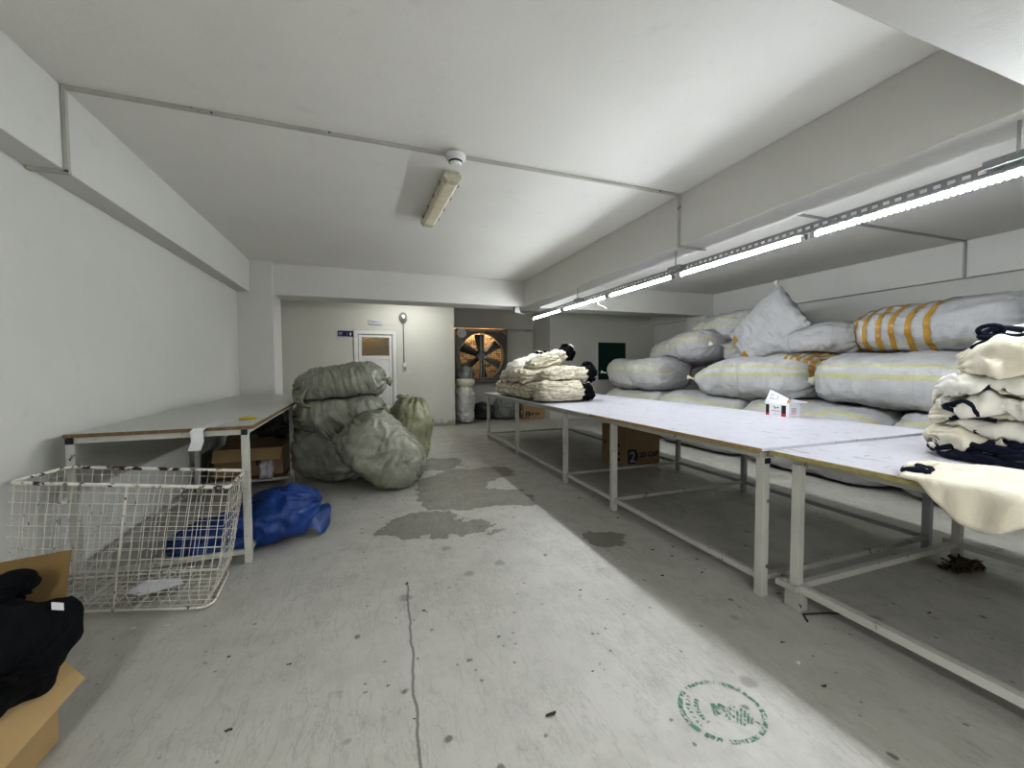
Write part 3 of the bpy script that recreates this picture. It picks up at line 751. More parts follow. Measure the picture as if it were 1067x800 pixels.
def band(b, u0, u1, v0, v1, mat, parent, name='tape_band', off=.006, skew=0):
    m = MB(); vs = []; nj = max(4, round((v1 - v0) * b['nv'])); w = 4
    for j in range(nj + 1):
        v = v0 + (v1 - v0) * j / nj
        for i in range(w):
            u = u0 + (u1 - u0) * i / (w - 1) + skew * j / nj; vs.append(gpos(b, u, v) + gnorm(b, min(b['nu'], max(0, round(u * b['nu']))), round(v * b['nv'])) * off)
    m.add(vs, [(q * w + c, q * w + c + 1, (q + 1) * w + c + 1, (q + 1) * w + c) for q in range(nj) for c in range(w - 1)])
    return m.build(name, mat, parent, smooth=True)
def smooth_path(pts, n=3, closed=False):
    for _ in range(n):
        q = [p.copy() for p in pts]; m = len(pts)
        for i in range(m):
            if closed or 0 < i < m - 1: q[i] = pts[i] * .5 + (pts[(i - 1) % m] + pts[(i + 1) % m]) * .25
        pts = q
    return pts
def edge_tube(b, vj, u0, u1, r, mat, parent, name='binding', off=.004, n=8):
    nu, nv = b['nu'], b['nv']; j = round(vj * nv); pts = [b['grid'][i][j % nv] + gnorm(b, i, j) * off for i in range(round(u0 * nu), round(u1 * nu) + 1, 2)]; pts = smooth_path(pts, 3)
    return MB().tube(pts, r, n).build(name, mat, parent, smooth=True)
def tuft(P, D, r, ln, mat, parent, name='tied_end', seed=0):
    """gathered bunch of sack cloth"""
    P = V(P); D = V(D).normalized(); m = MB(); pts = [P + D * ln * k / 6 for k in range(7)]; rr = [r * x for x in (.75, .5, .42, .62, .95, 1.15, .7)]
    m.tube(pts, rr, 14)
    for i, v in enumerate(m.v):
        q = i % 14; k = i // 14; c = pts[min(6, k)]; d = v - c
        m.v[i] = c + d * (1 + .22 * math.sin(q * 2.7 + seed) * (k / 6)) + D * .3 * r * noise.noise(v * 20 + V((seed, 0, 0)))
    return m.build(name, mat, parent, smooth=True)

Rz = lambda a: Matrix.Rotation(a, 3, 'Z'); Ry = lambda a: Matrix.Rotation(a, 3, 'Y'); Rx = lambda a: Matrix.Rotation(a, 3, 'X')
# --- pile of woven sacks on the right; local X along +Y, local +Y toward the tables (-X)
AY = Rz(PI / 2)
GS = 'white woven sacks piled along the right wall'
def sack(C, Ln, W, H, R, seed, mat, label, **kw):
    b = soft(C, Ln, W, H, R, seed, **kw); soft_build(b, 'woven_sack', M[mat], None, label, 'sack', GS); return b
low = []
labs = ['white sack on the floor at the far end of the bottom row of sacks', 'white sack on the floor, second from the far end of the bottom row of sacks',
        'white sack on the floor in the bottom row, directly behind the tea box', 'nearest white sack on the floor in the bottom row, behind the tall garment pile']
for k, yc in enumerate((6.93, 5.22, 3.50, 1.78)):
    low.append(sack((5.50, yc, .42), 1.76, 1.36, .92, AY, 11 + k, 'sackmid', labs[k], ends=('fat', 'fat'), e=3.0, amp=.06, crease=.016, crease2=.008, avoid=low[-1:]))
def side(b, iu, vj): return b['grid'][iu][round(vj * b['nv']) % b['nv']]
CK = dict(amp=.05, crease=.016, crease2=.010, cfreq=(3, 7))
b1 = sack((5.62, 2.60, 1.14), 1.84, 1.30, .62, AY @ Ry(-.02), 21, 'sack', 'big white sack with two yellow stripes below the taped golden banded sack', sup=low, ends=('fat', 'tie'), e=3.4, pw=8, **CK)
tuft(b1['grid'][-1][0] + V((-.2, -.06, .04)), (-.6, .9, 0), .03, .06, M['knot'], b1['obj'])
b2 = sack((5.62, 4.36, 1.15), 1.66, 1.30, .62, AY @ Ry(.02), 22, 'sack', 'striped white sack behind the tea box, brown tape across its top', sup=low, avoid=[b1], ends=('tie', 'sew'), e=3.1, pw=7, pleat=.05, **CK)
tuft(side(b2, 3, .25) + V((-.02, -.01, 0)), (-.8, -.55, -.25), .05, .13, M['knot'], b2['obj'], seed=3)
for u in (.05, .085, .125, .165, .205): band(b2, u, u + .022, .38, .60, M['tape'], b2['obj'], skew=.06)
band(b2, .03, .055, .26, .38, M['tape'], b2['obj'], skew=.02)
tuft(side(b2, b2['nu'] - 2, .25), (-.55, .8, .2), .035, .10, M['knot'], b2['obj'], 'corner_ear', 5)
b3 = sack((5.45, 6.98, 1.18), 1.66, 1.04, .62, Rz(PI / 2 + .06), 23, 'sack', 'far white sack with its flat end toward the tables, under the green board', sup=low, ends=('fat', 'fat'), e=3.4, **CK)
mid = [min((p for i in range(0, 9) for p in b3['grid'][i]), key=lambda p: (p.x - (5.02 + .85 * k / 12)) ** 2 * 4 + (p.z - 1.20) ** 2 * 4 + (p.y - 6.1) ** 2) for k in range(13)]
MB().tube([p + V((0, -.008, 0)) for p in mid], .006, 6).build('seam', M['knot'], b3['obj'], smooth=True)
tuft((4.95, 7.72, 1.20), (-.7, .6, .2), .03, .12, M['knot'], b3['obj'], 'corner_ear', 2)
b7 = sack((6.25, 5.58, 1.06), 1.0, 1.0, .46, AY, 24, 'sack', 'white sack barely showing low in the gap left of the tape topped sack', sup=low, avoid=[b2, b3], ends=('fat', 'tie'), **CK)
b5 = sack((6.05, 6.42, 1.64), 1.62, 1.04, .58, Rz(PI / 2 - .1) @ Ry(.17), 25, 'sack', 'white striped sack sloping down over the flat ended far sack', sup=low + [b3, b7, b2], ends=('tie', 'tie'), e=2.8, pw=7, **CK)
tuft(side(b5, 2, .22), (-.7, -.7, -.2), .045, .13, M['knot'], b5['obj'], seed=4)
tuft(side(b5, b5['nu'] - 4, .3), (-.9, .4, .1), .025, .09, M['knot'], b5['obj'], 'corner_ear', 6)
b8 = sack((6.45, 4.98, 1.56), 1.3, 1.1, .50, AY @ Ry(-.05), 26, 'sack', 'white striped sack wedged behind the tape topped sack under the pillow sack', sup=low + [b7, b2], avoid=[b5], ends=('fat', 'fat'), **CK)
b4 = sack((6.50, 5.74, 2.02), 1.56, 1.04, .54, Rz(PI / 2 + .03) @ Ry(.03), 27, 'sack', 'white striped sack on top at the far end, beside the upright pillow sack', sup=[b5, b8], ends=('tie', 'tie'), e=2.8, pw=7, **CK)
tuft(side(b4, 3, .2), (-.85, -.5, -.15), .045, .13, M['knot'], b4['obj'], seed=8)
tuft(side(b4, b4['nu'] - 4, .2), (-.9, .4, -.1), .03, .10, M['knot'], b4['obj'], 'corner_ear', 9)
b6 = sack((6.2, 4.12, 1.66), 1.34, 1.14, .50, AY @ Ry(.05), 28, 'sackplain', 'plain white sack lying under the pillow sack, left of the golden banded sack', sup=[b1, b2], avoid=[b8], ends=('tie', 'sew'), e=2.6, pw=6, **CK)
bg = sack((6.30, 2.78, 1.76), 1.70, .94, .60, Rz(PI / 2 - .10) @ Ry(.02), 29, 'sackplain', 'white sack wrapped with seven golden brown tape bands on top of the pile', sup=[b1], avoid=[b6], ends=('fat', 'tie'), e=2.3, pleat=.05, pw=7, amp=.03, crease=.014, crease2=.010)
for u in (.885, .825, .755, .675, .605, .525, .445): band(bg, u - .014, u + .014, .10, .62, M['tape'], bg['obj'], off=.008, skew=-.02)
g = bg['grid'][-1]; tuft(sum(g, V()) / len(g), (-.5, .9, 0), .045, .12, M['tape'], bg['obj'], seed=11)
bt = sack((6.25, 1.30, 1.80), 1.5, 1.1, .68, Rz(PI / 2) @ Ry(.10), 30, 'sackplain', 'plain grey white sack at the right edge of the pile, behind the garment pile', sup=[b1], avoid=[bg], ends=('fat', 'fat'), e=2.5, **CK)
# pillow sack standing on its end, leaning
a0 = V((5.78, 5.02, 1.56)); a1 = V((5.86, 4.22, 2.22)); ax = (a1 - a0).normalized(); az = V((-1, 0, .12)).normalized(); ay = az.cross(ax).normalized(); az = ax.cross(ay)
RP = Matrix((ax, ay, az)).transposed()
bp = soft((a0 + a1) / 2, 1.06, .84, .36, RP, 31, ends=('sew', 'sew'), e=2.3, sup=[b2], avoid=[b4, b6, b8], amp=.02, crease=.008, crease2=.008, cfreq=(5, 2.5))
soft_build(bp, 'woven_sack', M['sackplain'], None, 'white pillow shaped sack standing slanted, its pointed corner highest of the pile', 'sack', GS)
for v0 in (.30, .42, .54): band(bp, .10, .20, v0, v0 + .05, M['tape'], bp['obj'], off=.008)
gp = [p for i in range(bp['nu'] - 6, bp['nu'] + 1) for p in bp['grid'][i]]
cand = max(gp, key=lambda p: p.z); tuft(cand - V((0, 0, .02)), (0, .2, 1), .035, .10, M['pvc'], bp['obj'], 'corner_ear', 12)

# --- grey green bags on the floor
GB = 'grey green bin bags heaped beside the left table'
def bag(C, Ln, W, H, R, seed, mat, label, name='bin_bag', group=GB, **kw):
    kw = dict(dict(ends=('tie', 'tie'), e=2.2, amp=.055, crease=.010, crease2=.008, cfreq=(2.2, 4.5), pleat=.05, pw=3.6, nu=130, nv=120), **kw)
    b = soft(C, Ln, W, H, R, seed, **kw); soft_build(b, name, M[mat], None, label, 'bag', group); return b
B1 = bag((-.36, 5.36, .34), .98, .76, .74, Rz(-.62) @ Ry(.10), 41, 'bag', 'grey green bag at the left bottom of the heap, beside the table leg', crease=.014, crease2=.012, cfreq=(1.0, 6), e=2.6, pw=4.2)
B2 = bag((.16, 4.86, .37), .98, .78, .66, Rz(-.12) @ Ry(.75), 42, 'bagshiny', 'shiny grey green bag slumped at the front right of the heap', avoid=[B1], crease=.013, crease2=.012, cfreq=(3.5, 3), e=2.8, pw=5)
B5 = bag((.52, 5.66, .43), .98, .62, .60, Rz(.3) @ Ry(-PI / 2 + .20), 45, 'bagy', 'pale olive bag with pleated tied top standing at the right rear of the heap', pleat=.07, avoid=[B1, B2], cfreq=(2, 6))
tuft((.44, 5.56, .88), (-.2, -.2, 1), .06, .10, M['bagy'], B5['obj'], 'tied_top', 3)
B3 = bag((-.29, 5.28, .80), 1.02, .78, .42, Rz(.0) @ Ry(-.10), 43, 'bag', 'grey green bag lying across the middle of the heap under the topmost bag', sup=[B1, B2], avoid=[B1, B2, B5], pw=4.5, cfreq=(5, 3))
tuft(side(B3, B3['nu'] - 3, .1), (.6, -.7, .2), .05, .09, M['bagy'], B3['obj'], 'tied_end', 5)
B4 = bag((-.27, 5.32, 1.13), 1.02, .80, .46, Rz(.05) @ Ry(-.14), 44, 'bag', 'topmost grey green bag of the heap', sup=[B3], avoid=[B3, B1], pw=5, cfreq=(6, 2.5))
MB().tube([(-.62, 4.935, 1.10), (-.66, 4.90, 1.04), (-.68, 4.89, .98), (-.65, 4.90, .92), (-.58, 4.92, .90)], [.012, .03, .035, .03, .01], 8, flat=.4).build('tied_end', M['bagy'], B4['obj'], smooth=True)
tuft(side(B4, B4['nu'] - 3, .1), (.8, -.5, .1), .05, .09, M['bagy'], B4['obj'], 'tied_end', 9)
D1 = bag((-1.28, 6.05, .30), .8, .6, .6, Rz(.2) @ Ry(.3), 46, 'bagdark', 'dark bag under the left table behind the cardboard box', group='dark bags under the left table')
D2 = bag((-1.02, 5.85, .62), .5, .42, .34, Rz(.5), 47, 'bagdark', 'small dark bag perched on another bag under the left table', group='dark bags under the left table', sup=[D1])
# blue bag lying half under the table
BB = bag((-.86, 3.60, .13), .98, .56, .36, Rz(.12) @ Ry(-.22), 48, 'blue', 'crumpled shiny blue plastic bag lying half under the left table', 'plastic_bag', 'blue bag', pw=2.4, e=2.4, amp=.09, crease=.022, cfreq=(3, 6))
m = MB(); vs = []
ap = V((-.56, 3.50, .17))
for i in range(9):
    for j in range(9):
        s_, t_ = i / 8, j / 8; ang = -1.0 + 2.0 * t_
        p = ap + V((s_ * .26 * math.cos(ang * .6) , s_ * .32 * t_ , (s_ * .17 * math.sin(ang * 1.4) * (1 if t_ < .7 else .6)) - .10 * s_ * t_)) + V((noise.noise(V((i * .9, j * .7, 1))), noise.noise(V((i * .8, j * .9, 5))), noise.noise(V((i * .7, j * .9, 9))))) * .035
        p.z = max(.006, p.z); vs.append(p)
m.add(vs, [(i * 9 + j, i * 9 + j + 1, i * 9 + j + 10, i * 9 + j + 9) for i in range(8) for j in range(8)]).build('bag_mouth', M['blue'], BB['obj'], smooth=True, solid=.002, sub=1)
# bags in the recess
S1 = bag((2.23, 9.62, .47), .95, .50, .40, Rz(.2) @ Ry(-PI / 2), 51, 'pvc', 'white sack with pink stripes standing by the end of the back wall', 'woven_sack', 'sacks in the fan recess', e=2.6, pw=7, crease=.02, amp=.03)
for v0 in (.18, .10): band(S1, .06, .72, v0, v0 + .03, M['pink'], S1['obj'], 'pink_stripe', .006)
MB().lathe([(.20, .88), (.235, .94), (.24, 1.0), (.225, 1.06), (.16, 1.07), (.02, 1.05)], (2.23, 9.62, 0), 'Z', 24).build('rolled_collar', M['knot'], S1['obj'], smooth=True)
b = soft((2.25, 9.65, 1.18), .36, .36, .34, Rz(.4) @ Ry(-PI / 2 + .3), 52, ends=('tie', 'tie'), e=2, amp=.05, crease=.02); soft_build(b, 'plastic_liner', M['bagclear'], S1['obj'])
bag((3.38, 10.02, .28), .66, .62, .56, Ry(-PI / 2 + .1), 53, 'bagclear', 'cloudy grey plastic bag on the floor under the fan', 'plastic_bag', 'sacks in the fan recess')
bag((2.85, 10.12, .19), .55, .45, .42, Ry(.35), 54, 'bagdark', 'small black bag on the floor beside the pink striped sack', 'plastic_bag', 'sacks in the fan recess')
bag((3.92, 10.1, .30), .55, .40, .52, Ry(-PI / 2), 55, 'bagdark', 'black bag behind the small far cardboard box', 'plastic_bag', 'sacks in the fan recess')

# ------------------------------------------------------------------ cardboard boxes
def carton(x0, y0, x1, y1, h, label, tsz, rz=0.0, mat='card'):
    c = V(((x0 + x1) / 2, (y0 + y1) / 2, 0)); t = thing('cardboard_box', c, label, 'box', 'lettered cartons')
    R = Rz(rz); W = (x1 - x0) / 2; D = (y1 - y0) / 2
    def P(x, y, z): return c + R @ V((x, y, 0)) + V((0, 0, z))
    def obox(m, a, b):
        vs = [P(x, y, z) for z in (a[2], b[2]) for x, y in ((a[0], a[1]), (b[0], a[1]), (b[0], b[1]), (a[0], b[1]))]
        return m.add(vs, [(0, 3, 2, 1), (4, 5, 6, 7), (0, 1, 5, 4), (1, 2, 6, 5), (2, 3, 7, 6), (3, 0, 4, 7)])
    obox(MB(), (-W, -D, .002), (W, D, h)).build('carton', M[mat], t, bevel=.004)
    m = MB(); obox(m, (-W + .002, -D + .002, h + .001), (W - .002, -.004, h + .006)); obox(m, (-W + .002, .004, h + .001), (W - .002, D - .002, h + .006)); m.build('top_flap', M[mat], t)
    m = MB(); obox(m, (-W + .01, -.03, h + .0065), (W - .01, .03, h + .0072)); m.build('packing_tape', M['tape'], t)
    xd = R @ V((1, 0, 0)); s = tsz
    # rounded D badge with a 2 in it
    bm_ = MB(); pts = [(0, 0), (.55, 0)] + [(.55 + .45 * math.sin(a), .5 - .5 * math.cos(a)) for a in [PI * k / 10 for k in range(1, 10)]] + [(.55, 1), (0, 1)]
    bx, bz, bs = -W + .05, h * .10, s * 1.55
    o0 = P(bx, -D - .0015, bz); bm_.add([o0 + xd * (px * bs * .85) + V((0, 0, pz * bs)) for px, pz in pts], [tuple(range(len(pts)))]); bm_.build('logo_badge', plain('navy_ink', (.012, .014, .025), .7), t)
    text(t, '2', bs * 1.0, P(bx + bs * .12, -D - .003, bz + bs * .14), xd, (0, 0, 1), M['lightgreymark'], 'logo_digit', .03 * bs)
    text(t, '2D CAP', s * .72, P(bx + bs * .95, -D - .0015, bz + bs * .40), xd, (0, 0, 1), M['inkblack'], 'lettering', .004)
    yd = R @ V((0, -1, 0)); q = P(-W - .0015, D, 0)
    for k in range(3):
        for zz in ((.50, .30, .15) if k == 2 else (.50,)):
            oo = q + yd * (2 * D * (.12 + .30 * k)) + V((0, 0, h * zz)); MB().quad(oo, oo + yd * .05, oo + yd * .05 + V((0, 0, .025)), oo + yd * .025 + V((0, 0, .05)), oo + V((0, 0, .025))).build('handling_mark', M['inkblack'], t)
    oo = q + yd * (D * .75) + V((0, 0, h * .28)); m = MB().quad(oo, oo + yd * .10, oo + yd * .10 + V((0, 0, .12)), oo + V((0, 0, .12))); m.build('shipping_label', M['paper'], t)
    return t
carton(3.13, 4.46, 3.70, 4.98, .53, 'brown carton lettered 2D CAP standing under the cutting table', .125, .03)
carton(3.78, 9.70, 4.36, 9.98, .44, 'smaller looking far carton lettered 2D CAP in the fan recess', .10, -.02, 'cardlt')
# open box under the left table
t = thing('cardboard_box', (-1.28, 5.25, .1), 'open brown carton on a board under the left table', 'box')
x0, x1, y0, y1, z0, z1 = -1.60, -.93, 5.27, 5.75, .112, .43
MB().box((x0, y0, z0), (x1, y1, z0 + .006)).box((x0, y0, z0), (x1, y0 + .006, z1)).box((x0, y1 - .006, z0), (x1, y1, z1)).box((x0, y0 + .006, z0), (x0 + .006, y1 - .006, z1)).box((x1 - .006, y0 + .006, z0), (x1, y1 - .006, z1)).build('carton', M['card'], t)
MB().quad((x0, y0 + .003, z1), (x1, y0 + .003, z1), (x1 - .01, y0 - .10, z1 - .12), (x0 + .01, y0 - .10, z1 - .12)).build('front_flap', M['cardlt'], t, solid=.005)
MB().quad((x0 + .003, y0, z1), (x0 + .003, y1, z1), (x0 - .07, y1, z1 - .20), (x0 - .07, y0, z1 - .20)).build('side_flap', M['card'], t, solid=.005)
MB().quad((x0, y1 - .003, z1), (x1, y1 - .003, z1), (x1, y1 + .06, z1 + .16), (x0, y1 + .06, z1 + .16)).build('back_flap', M['carddk'], t, solid=.005)
text(t, 'P', .10, (-1.20, y0 - .002, .24), (1, 0, 0), (0, 0, 1), M['inkblack'], 'lettering', .004)
text(t, 'K', .06, (-1.08, y0 - .002, .16), (1, 0, 0), (0, 0, 1), M['inkblack'], 'lettering', .003)
tag(MB().box((-1.62, 5.258, .096), (-.90, 5.80, .110)).build('shelf_board', plain('red_brown_board', (.15, .05, .035), .8), org=(-1.25, 5.5, .096)), 'thin red brown board under the open carton below the left table', 'board')
b = soft((-1.08, 5.20, .20), .2, .14, .14, Ry(-PI / 2), 61, ends=('tie', 'tie'), amp=.03, crease=.02, nu=40, nv=40)
for p in b['mb'].v: p.y = min(p.y, 5.255)
soft_build(b, 'plastic_bag', plain('pale_lilac_plastic', (.45, .42, .45), .3), None, 'small pale crinkled plastic bag in front of the open carton', 'bag')

# near left box with black clothes
t = thing('cardboard_box', (-1.28, 1.6, 0), 'open tan carton at the lower left corner, full of black clothes', 'box')
x0, x1, y0, y1, z1 = -1.70, -1.06, 1.30, 1.87, .32
MB().box((x0, y0, .002), (x1, y1, .01)).box((x0, y0, .01), (x1, y0 + .006, z1)).box((x0, y1 - .006, .01), (x1, y1, z1)).box((x0, y0 + .006, .01), (x0 + .006, y1 - .006, z1)).box((x1 - .006, y0 + .006, .01), (x1, y1 - .006, z1)).build('carton', M['cardlt'], t)
MB().quad((x0, y1 - .003, z1), (x1 + .01, y1 - .003, z1), (-1.125, 2.10, .603), (x0 - .03, 2.08, .56)).build('back_flap', M['carddk'], t, solid=.005)
MB().quad((x1 - .003, y0, z1), (x1 - .003, y1, z1), (x1 + .072, y1 + .01, .20), (x1 + .08, y0, .20)).build('side_flap', M['cardlt'], t, solid=.005)
GK = 'black garments heaped in the near carton'
k1 = soft((-1.36, 1.58, .33), .54, .46, .22, Rz(.3), 71, ends=('tie', 'tie'), e=2.5, amp=.06, crease=.02, cfreq=(4, 9), pw=4, floor=.12)
soft_build(k1, 'garment', M['black'], None, 'lowest black garment filling the lower left carton', 'clothing', GK)
k2 = soft((-1.22, 1.65, .46), .60, .48, .22, Rz(-.5), 72, ends=('tie', 'tie'), e=2.3, amp=.08, crease=.025, cfreq=(5, 9), pw=3, sup=[k1], floor=.12)
soft_build(k2, 'garment', M['black'], None, 'black garment with a small white label, on top in the lower left carton', 'clothing', GK)
k3 = soft((-1.33, 1.78, .56), .40, .26, .16, Rz(.2), 73, ends=('tie', 'tie'), e=2.2, amp=.08, crease=.025, cfreq=(5, 9), pw=3, sup=[k1, k2], floor=.3)
soft_build(k3, 'garment', M['black'], None, 'rounded black garment bunched at the back of the lower left carton', 'clothing', GK)
k4 = soft((-1.065, 1.68, .36), .36, .13, .22, Rz(1.45) @ Ry(.1), 74, ends=('tie', 'tie'), e=2.2, amp=.05, crease=.02, pw=3, floor=.23, sup=[k1])
soft_build(k4, 'garment', M['black'], None, 'black sleeve end hanging over the right side of the lower left carton', 'clothing', GK)
dq = V((-.930, 1.65, -.745)).normalized(); best = None   # the little label sits on the side turned to the aisle
for kk in (k2, k3, k1):
    for i in range(1, kk['nu']):
        for j_ in range(kk['nv']):
            p = kk['grid'][i][j_] - V((0, 0, 1.32)); n = gnorm(kk, i, j_); dd = (p - dq * p.dot(dq)).length + (1 if n.dot(dq) > -.25 else 0)
            if best is None or dd < best[0]: best = (dd, kk['grid'][i][j_], n, kk)
g = best[1]; n = best[2]; u = V((.86, .5, 0)); u = (u - n * u.dot(n)).normalized(); w = n.cross(u).normalized(); k2 = best[3]
c = g + n * .012; MB().quad(c - u * .016 - w * .018, c + u * .016 - w * .018, c + u * .017 + w * .018, c - u * .015 + w * .018).build('label_tag', M['paper'], k2['obj'], solid=.001)['label'] = 'small white sewn label'

# ------------------------------------------------------------------ wire basket (tilted, left end raised)
wb = thing('wire_basket', (-1.3, 2.9, 0), 'large chipped cream wire mesh basket standing in front of the left table', 'basket')
RIM = {'FR': V((-.752, 2.695, .650)), 'BR': V((-.768, 3.10, .652)), 'BL': V((-1.66, 3.115, .752)), 'FL': V((-1.765, 2.855, .737))}
BOT = {'FR': V((-.83, 2.62, .012)), 'BR': V((-.865, 3.10, .012)), 'BL': V((-1.74, 3.115, .09)), 'FL': V((-1.79, 2.80, .075))}
def rnd(c4, r, n=5):
    out = []
    for k in range(4):
        p = c4[k]; a = (c4[k - 1] - p).normalized(); b = (c4[(k + 1) % 4] - p).normalized()
        for s_ in range(n + 1):
            q = s_ / n; out.append((p + a * r * (1 - q)) * (1 - q) ** 1 * 1 + (p + b * r * q) * q if False else p + a * r * (1 - q) ** 2 + b * r * q ** 2)
    return out
order = ['FL', 'FR', 'BR', 'BL']
MB().tube(rnd([RIM[k] for k in order], .035), .0105, 10, closed=True).build('rim', M['rim'], wb, smooth=True)['label'] = 'chipped cream rim'
MB().tube(rnd([BOT[k] for k in order], .09), .007, 8, closed=True).build('bottom_frame', M['wire'], wb, smooth=True)
def bil(A, B, C, D, s_, t_): return A * (1 - s_) * (1 - t_) + B * s_ * (1 - t_) + C * s_ * t_ + D * (1 - s_) * t_
def panel(a, b, n, m_, bul):
    """wire panel between rim corner a-b and bottom corners; uprights n, level wires m_"""
    m = MB(); A, B, C, D = RIM[a], RIM[b], BOT[b], BOT[a]
    cen = sum(list(RIM.values()) + list(BOT.values()), V()) / 8; out = ((A + B + C + D) / 4 - cen); out.z = 0; out.normalize()
    def pt(s_, t_):
        p = bil(A, B, C, D, s_, t_); j = V((noise.noise(V((s_ * 6, t_ * 5, n))), noise.noise(V((s_ * 5, t_ * 6, n + 9))), 0)) * .005
        k = max(0, t_ - .86) / .14
        return p + out * (bul * math.sin(PI * t_) * math.sin(PI * s_) - .05 * k * k) + j * math.sin(PI * t_)
    for i in range(n):
        s_ = (i + .5) / n; m.tube([pt(s_, q / 9) for q in range(10)], .0019, 5, cap=False)
    for i in range(m_):
        t_ = (i + .7) / (m_ + .3); m.tube([pt(q / 12, t_) for q in range(13)], .0019, 5, cap=False)
    m.build('mesh_panel', M['wire'], wb, smooth=True)
panel('FL', 'FR', 20, 11, .015); panel('BR', 'BL', 20, 11, .0); panel('FR', 'BR', 9, 11, .01); panel('BL', 'FL', 7, 11, .0)
m = MB(); A, B, C, D = BOT['FL'], BOT['FR'], BOT['BR'], BOT['BL']; up = V((0, 0, .006))
for i in range(17): m.tube([bil(A, B, C, D, (i + .5) / 17, q / 3) + up for q in range(4)], .0019, 5, cap=False)
for i in range(9): m.tube([bil(A, B, C, D, q / 5, (i + .5) / 9) + up for q in range(6)], .0019, 5, cap=False)
m.build('mesh_bottom', M['wire'], wb, smooth=True)
for s_ in (.33, .62): MB().tube([bil(A, B, C, D, s_, q / 3) - V((0, 0, .004)) for q in range(4)], .006, 6).build('bottom_bar', M['wire'], wb, smooth=True)
MB().tube([bil(RIM['FL'], RIM['FR'], BOT['FR'], BOT['FL'], .52, q / 6) + V((0, -.01, 0)) for q in range(7)], .005, 6).build('upright_bar', M['wire'], wb, smooth=True)
MB().box((-1.775, 2.78, .0), (-1.60, 3.10, .072)).build('tmp', M['steelold'], org=(-1.69, 2.9, 0)).name = 'timber_block'
tag(bpy.data.objects['timber_block'], 'block under the raised left end of the wire basket', 'block')
m = MB(); vs = [(-1.30, 2.86, .060), (-1.22, 2.80, .056), (-1.05, 2.90, .046), (-1.10, 2.99, .046), (-1.26, 2.97, .07)]
tag(m.quad(*vs).build('paper_scrap', M['paper'], org=(-1.2, 2.9, .05), solid=.002), 'white paper scrap lying inside the wire basket', 'paper')

# ------------------------------------------------------------------ folded garments, far pile on the cutting table
GP = 'bundles of folded cream garments on the cutting table'
ZT = .859
def bundle(C, Ln, W, H, rz, seed, sup, label, ry=0.0, mat='layers', blk=True, av=None):
    R = Rz(rz) @ Ry(ry)
    b = soft(C, Ln, W, H, R, seed, e=3.0, ends=('fat', 'tie'), amp=.05, crease=.012, crease2=.010, cfreq=(2, 16), fold=.040, foldn=17, pw=6, nu=80, nv=72, sup=sup, floor=ZT, pleat=.02, avoid=av)
    o = soft_build(b, 'folded_garment_bundle', M[mat], None, label, 'clothing', GP)
    if blk:
        q0 = b['grid'][-6]; cc = sum(q0, V()) / len(q0)
        k = soft(cc + R @ V((.03, 0, 0)), .24, W * .80, H * .86, R, seed + 50, e=2.6, ends=('tie', 'tie'), amp=.05, crease=.02, crease2=.02, cfreq=(6, 16), pw=4, nu=44, nv=44, floor=ZT + .002)
        cuff = soft_build(k, 'black_trim', M['black'], o); rs = random.Random(seed)
        m = MB()
        for n_ in range(9):
            i = rs.randint(20, 40); j0 = rs.randint(0, 43); m.tube([k['grid'][min(44, i + (t_ % 3))][(j0 + t_) % 44] * 1.0 + gnorm(k, min(44, i + (t_ % 3)), j0 + t_) * .012 for t_ in range(0, 15)], [.006] + [.017] * 13 + [.006], 6, flat=.7)
        m.build('black_strap', M['black'], o, smooth=True)
        q = MB()
        for n_ in range(3):
            i = rs.randint(18, 36); j0 = rs.randint(4, 38); q.tube([k['grid'][min(44, i + t_)][(j0 + t_) % 44] + gnorm(k, min(44, i + t_), j0 + t_) * .016 for t_ in range(0, 8)], [.005] + [.014] * 6 + [.005], 6, flat=.6)
        q.build('cream_strap', M['creamlt'], o, smooth=True)
    return b
r0 = -.08
row1 = []
for (c, sd, blk, lab) in (((2.46, 5.00, .985), 81, True, 'nearest bottom bundle of cream garments in the far pile, black end to the right'),
                          ((2.44, 5.40, .985), 82, True, 'second bottom bundle from the near end of the far cream garment pile'),
                          ((2.45, 5.80, .98), 83, False, 'third bottom bundle from the near end of the far cream garment pile'),
                          ((2.46, 6.20, .98), 84, False, 'fourth bottom bundle from the near end of the far cream garment pile'),
                          ((2.47, 6.60, .975), 92, False, 'farthest bottom bundle of the far cream garment pile, at the table end')):
    row1.append(bundle(c, .70, .355, .25, r0 + (.14, -.08, .10, -.05, .08)[len(row1)], sd, None, lab, blk=blk, av=row1[-1:]))
row2 = []
for (c, sd, blk, ry, lab) in (((2.58, 5.10, 1.20), 85, True, -.12, 'second layer bundle at the near end of the far garment pile, thick black end'),
                              ((2.46, 5.52, 1.20), 86, False, -.10, 'second layer bundle one back from the near end of the far garment pile'),
                              ((2.44, 5.95, 1.19), 87, False, -.10, 'second layer bundle in the middle of the far garment pile'),
                              ((2.44, 6.38, 1.18), 93, False, -.10, 'second layer bundle at the back of the far garment pile')):
    row2.append(bundle(c, .68, .36, .23, r0 + (.16, .0, .2, .05)[len(row2)], sd, row1, lab, ry, blk=blk, av=row2[-1:]))
row3 = []
for (c, sd, mt, ry, lab) in (((2.60, 5.68, 1.42), 88, 'layers', -.38, 'topmost cream bundle with black end, peak of the far garment pile'),
                             ((2.46, 6.22, 1.36), 89, 'creamlt', -.32, 'pale top bundle at the far left of the far garment pile')):
    row3.append(bundle(c, .66, .36, .22, r0 + (.12, .32)[len(row3)], sd, row2, lab, ry, mt, av=row3[-1:]))
bundle((3.0, 5.42, 1.10), .26, .24, .2, .5, 90, row1, 'rounded white bundle end sticking out at the right of the far garment pile', 0, 'creamlt', False)

